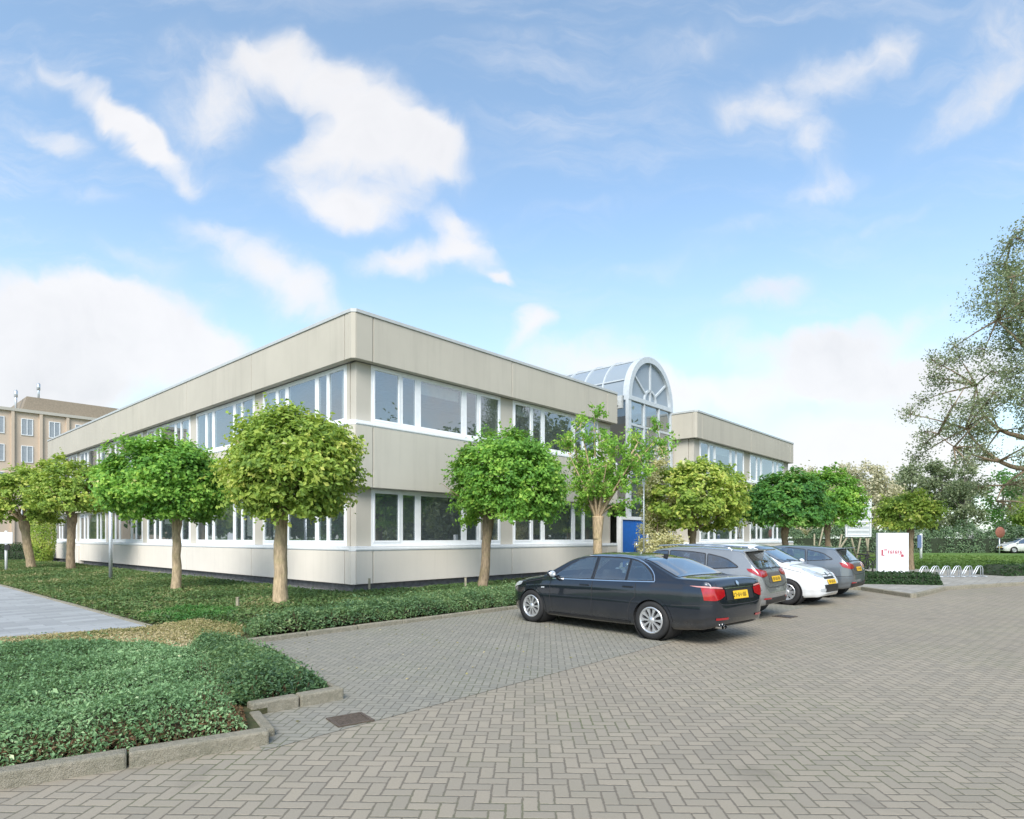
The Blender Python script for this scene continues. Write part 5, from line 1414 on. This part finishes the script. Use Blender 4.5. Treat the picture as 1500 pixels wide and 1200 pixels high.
# columnar conifer at the far left
cr = empty('columnar_shrub', (at(62, 39.2), 39.2, 0), 0, 'tall narrow yellow green conifer between the leaning tree and the building end', 'shrub')
g = np.random.default_rng(8); n = 7000; t = g.uniform(0, 1, n); a = g.uniform(0, 6.28, n); r = .75*np.sin(np.clip(t*.85+.13, 0, 1)*math.pi)**.55*g.uniform(.8, 1.03, n)
C = np.stack([r*np.cos(a), r*np.sin(a), t*4.2], 1)
link('foliage', leaf_mesh('foliage', C, g.uniform(.09, .16, n), unit(np.stack([np.cos(a), np.sin(a), np.full(n, .3)], 1)+g.normal(size=(n, 3))*.4), .5+.2*fbm(C, 2, 3)+g.normal(size=n)*.12, .5), GREENY, cr)
b = MB(); b.tube([(0, 0, 0), (0, 0, 3.9)], [.10, .03], 8); b.build('trunk', M['trunkdark'], cr)

# ---------------------------------------------------------------- ground cover (uncountable: one object per bed)
def in_poly(P, poly):
    x, y = P[:, 0], P[:, 1]; c = np.zeros(len(P), bool); n = len(poly)
    for i in range(n):
        x1, y1 = poly[i]; x2, y2 = poly[(i+1) % n]
        if y1 == y2: continue
        c ^= ((y1 > y) != (y2 > y)) & (x < (x2-x1)*(y-y1)/(y2-y1)+x1)
    return c
def edge_dist(P, poly):
    d = np.full(len(P), 1e9); n = len(poly)
    for i in range(n):
        a = np.array(poly[i]); b = np.array(poly[(i+1) % n]); ab = b-a
        t = np.clip(((P-a)@ab)/(ab@ab), 0, 1)
        d = np.minimum(d, np.linalg.norm(P-(a+t[:, None]*ab), axis=1))
    return d
def scatter(poly, n, seed, persp=True):
    """random points in a polygon"""
    g = np.random.default_rng(seed); poly_ = np.array(poly); lo, hi = poly_.min(0), poly_.max(0); out = []; k = 0
    while k < n:
        P = g.uniform(lo, hi, (n, 2)); P = P[in_poly(P, poly)]; out.append(P); k += len(P)
    return np.concatenate(out)[:n], g
def mound(P, poly, h, fall, seed, s=1.6):
    e = np.clip(edge_dist(P, poly)/fall, 0, 1); e = np.sqrt(e*(2-e))*np.clip(1+.35*fbm(np.concatenate([P, np.zeros((len(P), 1))], 1), 3.2, seed+2), .25, 1.25)
    P3 = np.concatenate([P, np.zeros((len(P), 1))], 1)
    return e*h*(1+.22*fbm(P3, s, seed)+.10*fbm(P3, s*4, seed+1))
def cover(name, poly, h, fall, n, leaf, mat, label, seed, z0=.06, base=True, stalk=0, upright=.35, deep=.55, patch=.20):
    P, g = scatter(poly, n, seed)
    hh = mound(P, poly, h, fall, seed)
    P3 = np.concatenate([P, np.zeros((n, 1))], 1)
    d = g.uniform(0, 1, n)**2*deep
    C = np.stack([P[:, 0], P[:, 1], z0+hh*(1-d)+g.uniform(-.01, .03, n)+np.where(g.uniform(size=n) < .05, g.uniform(.01, .5, n)*h, 0)], 1)
    nr = unit(np.array([0, 0, 1.0])+g.normal(size=(n, 3))*np.array([.75, .75, upright]))
    tint = .42+patch*fbm(P3, 1.1, seed+7)+.14*fbm(P3, 5, seed+8)+g.normal(size=n)*.16-d*.1
    o = link(name, leaf_mesh(name, C, np.exp(g.normal(size=n)*.32)*leaf, nr, tint, .5), mat)
    tag(o, label, 'ground cover', kind='stuff')
    if base:                                                    # soil and litter filling the mound under the leaves
        lo, hi = np.min(poly, 0), np.max(poly, 0); st_ = max(.05, (hi-lo).max()/110)
        gx = np.arange(lo[0], hi[0]+st_, st_); gy = np.arange(lo[1], hi[1]+st_, st_)
        G = np.stack(np.meshgrid(gx, gy, indexing='ij'), -1).reshape(-1, 2); ins = in_poly(G, poly)
        hz = mound(G, poly, h, fall, seed)*.62; V = np.concatenate([G, (z0+.004+hz*ins)[:, None]], 1)
        ny = len(gy); I = np.arange(len(gx)*ny).reshape(len(gx), ny)
        q4 = np.stack([I[:-1, :-1], I[1:, :-1], I[1:, 1:], I[:-1, 1:]], -1).reshape(-1, 4)
        q4 = q4[ins[q4].all(1)]
        link(name+'_litter', np_mesh(name, V, q4, True), M['litter'], o)
    if stalk:                                                   # bare brown stems showing along the clipped edge
        b = MB(); k = 0; Q, g2 = scatter(poly, stalk*6, seed+3); Q = Q[edge_dist(Q, poly) < fall*.55][:stalk]; hq = mound(Q, poly, h, fall, seed)
        for p, hz in zip(Q, hq):
            v = Vector((p[0]+g2.uniform(-.06, .06), p[1]+g2.uniform(-.06, .06), z0+hz+.01))
            b.tube([(p[0], p[1], z0-.01), v], [.005, .003], 3, False)
        b.build('stem', TWIG, o)['kind'] = 'stuff'
    return o
M['litter'] = soil('leaf_litter', (.045, .04, .022), (.06, .05, .03), (.03, .045, .018), 1.2, 14)
FG1 = [(-9.5, .62), (-2.20, 5.13), (-2.60, 5.80), (-2.95, 6.5), (-3.55, 7.6), (-4.2, 8.5), (-5.5, 8.8), (-7.0, 8.5), (-8.5, 7.6), (-10.2, 6.2)]
cover('ground_cover', FG1, .22, .60, 215000, .030, COVER, 'clipped blue green ground cover in the front bed behind the kerb, bottom left', 81, stalk=2600)
EDGE = [(-9.5, .64), (-2.20, 5.15), (-2.5, 5.75), (-2.75, 5.55), (-5.0, 4.0), (-9.5, 1.25)]
cover('leaf_litter', EDGE, .10, .2, 16000, .035, BROWN, 'reddish brown dry leaves and stems along the front kerb', 89, base=False, upright=1.0, deep=1.0, patch=.25)
FG2 = [(-2.52, 6.02), (-1.95, 6.58), (-3.0, 8.05), (-4.1, 9.35), (-4.7, 9.1), (-4.3, 8.0), (-3.7, 7.1), (-2.95, 6.1), (-2.66, 5.86)]
cover('ground_cover', FG2, .21, .45, 46000, .036, COVERG, 'rich green mound of ground cover pointing along the parking bay edge', 82, stalk=300)
MID = [(-10.6, 7.5), (-8.2, 9.72), (-6.42, 10.95), (-6.1, 12.0), (-4.9, 11.4), (-4.45, 10.2), (-4.6, 9.5), (-4.3, 8.55), (-5.5, 8.6), (-7.0, 8.3), (-8.5, 7.4), (-10.4, 5.9)]
cover('dry_grass', MID, .06, .25, 75000, .034, DRY, 'straw coloured worn grass strip between the front bed and the path end', 83, base=False, upright=1.2, deep=1.05, patch=.55)
M2 = [q(-4.15, 9.95, .0), q(-4.15, 9.95, 3), q(-4.15, 9.95, 8), q(-4.15, 9.95, 13), q(-4.15, 9.95, 13, 1.6), q(-4.15, 9.95, 8, 2.0), q(-4.15, 9.95, 4, 1.9), q(-4.15, 9.95, 1.2, 1.5), q(-4.15, 9.95, .1, .7)]
cover('ground_cover', M2, .30, .55, 80000, .046, COVERG, 'rounded green ground cover strip along the kerb left of the navy saloon', 84, stalk=300)
BG = [(-6.2, 11.7), (-4.9, 11.0), q(-4.15, 9.95, 3, 2.0), q(-4.15, 9.95, 14, 1.7), q(-4.15, 9.95, 19, .4), loc(14, -1.2), loc(6, -.75), loc(-.8, -.8), loc(-.75, 12), loc(-.7, 38), loc(-6.0, 40), q(*pc, .2, 40), q(*pc, .15, 20), q(*pc, .15, .5)]
cover('ground_cover', BG, .12, .5, 190000, .065, GRASS, 'low dark green planting around the tree trunks up to the building', 85, base=True, upright=.7, patch=.34)
LUSH = [(-6.3, 11.6), (-5.4, 12.2), (-5.9, 13.4), (-7.2, 13.6), (-7.6, 12.4)]
cover('grass_patch', LUSH, .12, .3, 9000, .06, LUSHG, 'bright green fresh grass patch at the end of the path', 86, base=False, upright=.9)
# lawn blades where it is closest
LW_ = [(26.3, 24.8), (60, 31.5), (60, 45), (20, 60), (9, 60), (14.8, 32.7), (26.2, 29.8)]
cover('lawn_grass', LW_, .05, .4, 60000, .16, GRASS2, 'short mown lawn behind the bicycle racks', 87, z0=.09, base=False, upright=1.0)
# fallen leaves scattered over paving and beds
Pf, g = scatter([(-2, 5.6), (1, 8.8), (6, 14), (1, 14), (-4, 10)], 130, 91)
C = np.concatenate([Pf, np.full((130, 1), .014)], 1)
tag(link('fallen_leaves', leaf_mesh('fallen_leaves', C, g.uniform(.03, .06, 130), unit(np.array([0, 0, 1.0])+g.normal(size=(130, 3))*.25), g.uniform(.3, 1, 130), .6), DRY), 'scattered dry leaves lying on the parking bay paving', 'leaves', kind='stuff')
# ---------------------------------------------------------------- signs, racks, posts
# white sign board under the low hedge line
sg_ = empty('sign_board', (at(1307, 22.3), 22.3, .1), R(-6), 'white upright sign board with dark red lettering standing behind the low hedge strip', 'sign')
b = MB(); b.bev(-.55, .55, -.08, .08, .12, 1.75, .012); b.build('board', M['signwhite'], sg_)
b = MB(); b.box(-.50, -.42, -.05, .05, -.1, .12); b.box(.42, .50, -.05, .05, -.1, .12); b.build('leg', M['galv'], sg_)
b = MB()
# the red mark: a leaning bar with a foot, then a row of close set letters
def bar(x0, x1, z0, z1, sk=0): 
    vs = [(x0, -.0835, z0), (x1, -.0835, z0), (x1+sk, -.0835, z1), (x0+sk, -.0835, z1), (x0, -.079, z0), (x1, -.079, z0), (x1+sk, -.079, z1), (x0+sk, -.079, z1)]
    b.add(vs, [(0, 1, 2, 3), (4, 7, 6, 5), (0, 4, 5, 1), (1, 5, 6, 2), (2, 6, 7, 3), (3, 7, 4, 0)])
bar(-.43, -.37, .93, 1.15); bar(-.36, -.32, .92, .97); bar(-.34, -.22, 1.12, 1.16)
for k in range(6):
    x = -.20+k*.088
    bar(x, x+.028, 1.0, 1.12); bar(x+.030, x+.066, 1.09, 1.12); bar(x+.030, x+.066, 1.045, 1.065)
    if k % 2: bar(x+.040, x+.066, 1.0, 1.043)
bar(.18, .36, .975, .992); bar(.27, .37, .89, .965)
b.build('lettering', M['red'], sg_)
b = MB(); b.box(-.42, -.26, -.0815, -.079, .80, .815); b.box(-.18, .10, -.0815, -.079, 1.60, 1.615); b.build('small_print', M['steel'], sg_)

sg_.scale = (.95, 1, 1)
# tubular bicycle racks
def rack():
    r = empty('bicycle_rack', (0, 0, .1), 0, None, 'bicycle rack', 'bicycle racks on the pavement')
    b = MB()
    for dx in (-.05, .05):
        b.tube([(dx-.28, -.02, 0), (dx-.16, -.02, .22), (dx-.02, 0, .46), (dx+.06, 0, .52), (dx+.14, 0, .48), (dx+.17, 0, .36), (dx+.17, 0, 0)], .018, 8)
    b.build('hoop', M['galv'], r)
    b = MB(); b.tube([(-.42, -.02, .03), (.34, -.02, .03)], .02, 6); b.tube([(.12, -.30, .03), (.12, .30, .03)], .018, 6); b.build('base_rail', M['galv'], r)
    return r
rk = rack(); NR = 6
wl = ['first bicycle rack from the sign board end of the row', 'second bicycle rack from the sign board', 'third bicycle rack from the sign board', 'third bicycle rack from the dark low hedge', 'second bicycle rack from the dark low hedge', 'last bicycle rack, next to the dark low hedge']
for i in range(NR):
    o = rk if i == 0 else copy_tree(rk)
    o.location = (at(1352+i*17.5, 24.6), 24.6+.05*i, .104); o.rotation_euler.z = R(8); o.scale = (1, 1, .86)
    o['label'] = 'low tubular steel loop, ' + wl[i]

# parked bicycles behind the far hatchback
def bicycle():
    r = empty('bicycle', (0, 0, .1), 0, None, 'bicycle', 'bicycles parked by the sign board')
    for x in (-.53, .53):
        b = MB(); Mx = Matrix.Translation((x, 0, .34)) @ Matrix.Rotation(R(90), 4, 'X')
        b.lathe([(.315+.022*math.cos(a), .022*math.sin(a)) for a in np.linspace(0, 2*math.pi, 9)], 28, Mx)
        w = b.build('wheel', M['rubber'], r)
        b = MB()
        for k in range(12):
            a = k*math.pi/6; b.tube([(x, 0, .34), (x+.31*math.cos(a), 0, .34+.31*math.sin(a))], .003, 4)
        b.tube([(x, -.04, .34), (x, .04, .34)], .025, 8); b.build('spokes', M['chrome'], w)
    b = MB()
    for p, q_ in (((-.53, 0, .34), (-.08, 0, .32)), ((-.08, 0, .32), (-.22, 0, .86)), ((-.53, 0, .34), (-.20, 0, .78)), ((-.20, 0, .78), (.36, 0, .80)), ((-.08, 0, .32), (.36, 0, .72)), ((.33, 0, .90), (.53, 0, .34))): b.tube([p, q_], .018, 8)
    b.build('frame', M['black'], r)
    b = MB(); b.bev(-.36, -.10, -.07, .07, .86, .92, .025); b.build('saddle', M['rubber'], r)
    b = MB(); b.tube([(.20, -.28, .98), (.30, -.22, 1.02), (.33, 0, 1.0), (.30, .22, 1.02), (.20, .28, .98)], .014, 8); b.tube([(.33, 0, .88), (.33, 0, 1.0)], .016, 8); b.build('handlebar', M['black'], r)
    b = MB(); b.tube([(-.08, -.09, .32), (-.08, .09, .32)], .02, 6); b.bev(-.03, .03, -.16, -.10, .16, .19, .008); b.bev(-.13, -.07, .10, .16, .44, .47, .008); b.build('pedals', M['black'], r)
    b = MB(); b.box(-.80, -.36, -.06, .06, .70, .72); b.tube([(-.53, .05, .34), (-.72, .05, .70)], .008, 5); b.tube([(-.53, -.05, .34), (-.72, -.05, .70)], .008, 5); b.build('carrier', M['black'], r)
    return r
bk_ = bicycle()
for i, (px, Y, a, lb_) in enumerate([(1272, 25.0, 20, 'black bicycle standing between the far hatchback and the sign board, nearest the board'), (1262, 25.8, 32, 'black bicycle half hidden behind the far hatchback, left of the other bicycle')]):
    o = bk_ if i == 0 else copy_tree(bk_)
    o.location = (at(px, Y), Y, .1); o.rotation_euler = (R(4), 0, R(a)); o['label'] = lb_

# letting board on timber props
YB = 44.0
hb = empty('letting_board', (at(1257, YB), YB, .0), R(-4), 'tall pale slatted notice board on splayed timber props behind the parked cars', 'notice board')
hw2 = 16.5/904*YB; z0, z1 = zat(785, YB), zat(737, YB)
b = MB(); b.box(-hw2, hw2, -.03, .03, z0, z1); b.build('panel', M['steel'], hb)
b = MB(); k = z0
while k < z1: b.box(-hw2+.06, hw2-.06, -.05, -.032, k+.06, k+.16); k += .30
b.box(-hw2, hw2, -.07, .05, z0-.08, z0-.001); b.box(-hw2, hw2, -.07, .05, z1+.001, z1+.08); b.box(-hw2-.08, -hw2-.001, -.07, .05, z0-.08, z1+.08); b.box(hw2+.001, hw2+.08, -.07, .05, z0-.08, z1+.08)
b.build('frame', M['signwhite'], hb)
for (x0, xb, zz) in ((-.7, -1.9, 1.75), (-.45, .1, 1.7), (.2, -.25, 1.7), (.55, 1.0, 1.7), (.75, .78, 1.75), (-1.1, -1.6, 1.9)):
    b = MB(); b.tube([(x0, .05, zz), (xb, -.25 if xb < 0 else .4, .0)], [.06, .065], 6); b.build('prop', M['wood'], hb)
# tree stakes left of it
for i, (px, lean, h_, lb_) in enumerate([(1193, 0, 1.9, 'short upright timber stake at the right end of the building'), (1202, .55, 2.5, 'timber stake leaning to the right behind the far hatchback roof'), (1215, -.75, 2.4, 'timber stake leaning to the left below the light green tree')]):
    b = MB(); b.tube([(0, 0, 0), (lean*.5, .02, h_*.5), (lean, 0, h_)], [.06, .055, .05], 8); b.tube([(lean, 0, h_), (lean, 0, h_+.03)], [.055, .04], 8)
    tag(b.build('timber_stake', M['wood'], None, (at(px, 42)-lean*.6, 42, 0)), lb_, 'stake', 'timber stakes at the building end')
# blue and white marker post behind the sign
mp_ = empty('marker_post', (at(1349, 44), 44, .0), 0, 'white post with a blue panel to the right of the small round tree', 'post')
b = MB(); b.tube([(0, 0, 0), (0, 0, 1.95)], .09, 10); b.build('pole', M['white'], mp_)
b = MB(); b.box(-.32, -.04, -.14, -.10, .95, 1.85); b.build('panel', M['bluepanel'], mp_)
# red round sign in front of the far hedge
rs = empty('round_sign', (at(1464, 58), 58, .05), R(8), 'round faded red road sign on a thin post before the far hedge', 'road sign')
b = MB(); b.tube([(0, 0, 0), (0, 0, 1.6)], .05, 8); b.build('pole', M['galv'], rs)
b = MB(); b.lathe([(0, -.02), (.50, -.02), (.52, 0), (.50, .02), (0, .02)], 28, Matrix.Translation((0, -.08, 2.1)) @ Matrix.Rotation(R(90), 4, 'X')); b.build('disc', M['fadedred'], rs)

# grey post and the small white sign on the left
gp = empty('grey_post', (at(162, 22.6), 22.6, .05), 0, 'slim plain grey steel post standing in the planting before the long facade', 'post')
b = MB(); b.tube([(0, 0, -.1), (0, 0, 2.9)], .062, 14); b.build('pole', M['galv'], gp)
b = MB(); b.lathe([(0, 2.93), (.05, 2.925), (.068, 2.9), (.068, 2.87)], 14); b.build('cap', M['steel'], gp)
ws = empty('path_sign', (at(9, 29.0), 29.0, .05), R(8), 'small white rectangular sign on a white post by the leaning tree', 'sign')
b = MB(); b.tube([(0, 0, -.1), (0, 0, 1.95)], .055, 10); b.build('pole', M['white'], ws)
b = MB(); b.bev(-.42, .32, -.09, -.06, 1.35, 1.88, .01); b.build('board', M['signwhite'], ws)
b = MB(); b.box(-.02, .2, -.10, -.06, 1.05, 1.3); b.build('lower_plate', M['black'], ws)
# short wooden pegs by the building foot and in the bed
for i, (px, Y, h_, lb_) in enumerate([(541, 18.0, .42, 'short grey wooden peg at the foot of the building corner'), (682, 18.6, .40, 'short wooden peg beside the trunk of the mushroom shaped tree'), (348, 13.6, .30, 'thin wooden peg in the planting left of the stout tan trunk')]):
    b = MB(); b.bev(-.03, .03, -.03, .03, -.05, h_, .008); b.bev(-.033, .033, -.033, .033, h_+.001, h_+.02, .006)
    tag(b.build('wooden_peg', M['wood'], None, (at(px, Y), Y, .06)), lb_, 'peg', 'wooden pegs in the planting')

# ---------------------------------------------------------------- neighbouring building on the left
YN = 72.0; nx0 = at(0, YN)
nb = empty('neighbour_building', (nx0, YN, 0), BROT, 'four storey beige office block with a brown roof storey and antennas behind the long building', 'building')
Hn = zat(595, YN)
b = MB()
b.box(-26, 34, .3, 22, 0, Hn-.35); b.build('wall', M['brick'], nb)
b = MB(); b.box(-26.2, 34.2, .0, 22.2, Hn-.35, Hn); b.build('parapet', M['pier'], nb)
b = MB()
xs = [-25+2.7*k for k in range(22)]
for x in xs:
    b.box(x-.95, x-.65, .05, .299, 0, Hn-.352)
b.build('pilaster', M['brick'], nb)
for f in range(5):
    zb_ = .9+f*3.25
    if zb_+1.9 > Hn-.3: break
    for x in xs:
        w = MB(); w.box(x, x+1.15, .22, .296, zb_, zb_+.08); w.box(x, x+1.15, .22, .296, zb_+1.92, zb_+2.0)
        w.box(x, x+.08, .22, .296, zb_+.082, zb_+1.918); w.box(x+1.07, x+1.15, .22, .296, zb_+.082, zb_+1.918); w.box(x+.54, x+.61, .22, .296, zb_+.082, zb_+1.918)
        if f < 1: continue
        o = w.build('window', M['white'], nb)
        p = MB(); p.add([(x+.08, .27, zb_+.08), (x+1.07, .27, zb_+.08), (x+1.07, .27, zb_+1.92), (x+.08, .27, zb_+1.92)], [(0, 1, 2, 3)]); p.build('pane', M['farpane'], o)
b = MB()
zr = Hn+2.1
vs = [(2.4, 2.5, Hn), (30, 2.5, Hn), (30, 16, Hn), (2.4, 16, Hn), (3.0, 2.9, zr), (29.4, 2.9, zr), (29.4, 15.6, zr), (3.0, 15.6, zr)]
b.add(vs, [(0, 1, 5, 4), (1, 2, 6, 5), (2, 3, 7, 6), (3, 0, 4, 7), (4, 5, 6, 7)]); b.build('roof_storey', M['brown'], nb)
for (x, y, h_) in ((2.2, 4.5, 3.0), (4.6, 5.2, 4.4)):
    b = MB(); b.tube([(x, y, Hn-.05 if x < 3 else zr-.1), (x, y, Hn+h_)], .13, 8); b.tube([(x, y, Hn+h_-.9), (x, y, Hn+h_-.1)], .2, 8); b.build('antenna', M['galv'], nb)
b = MB(); b.tube([(-1.0, 2, Hn), (-1.0, 2, Hn+1.1), (-2.2, 1.6, Hn+1.7)], .06, 6); b.tube([(-2.5, 1.4, Hn+1.75), (-1.9, 1.7, Hn+1.6)], .14, 6); b.build('roof_lamp', M['galv'], nb)
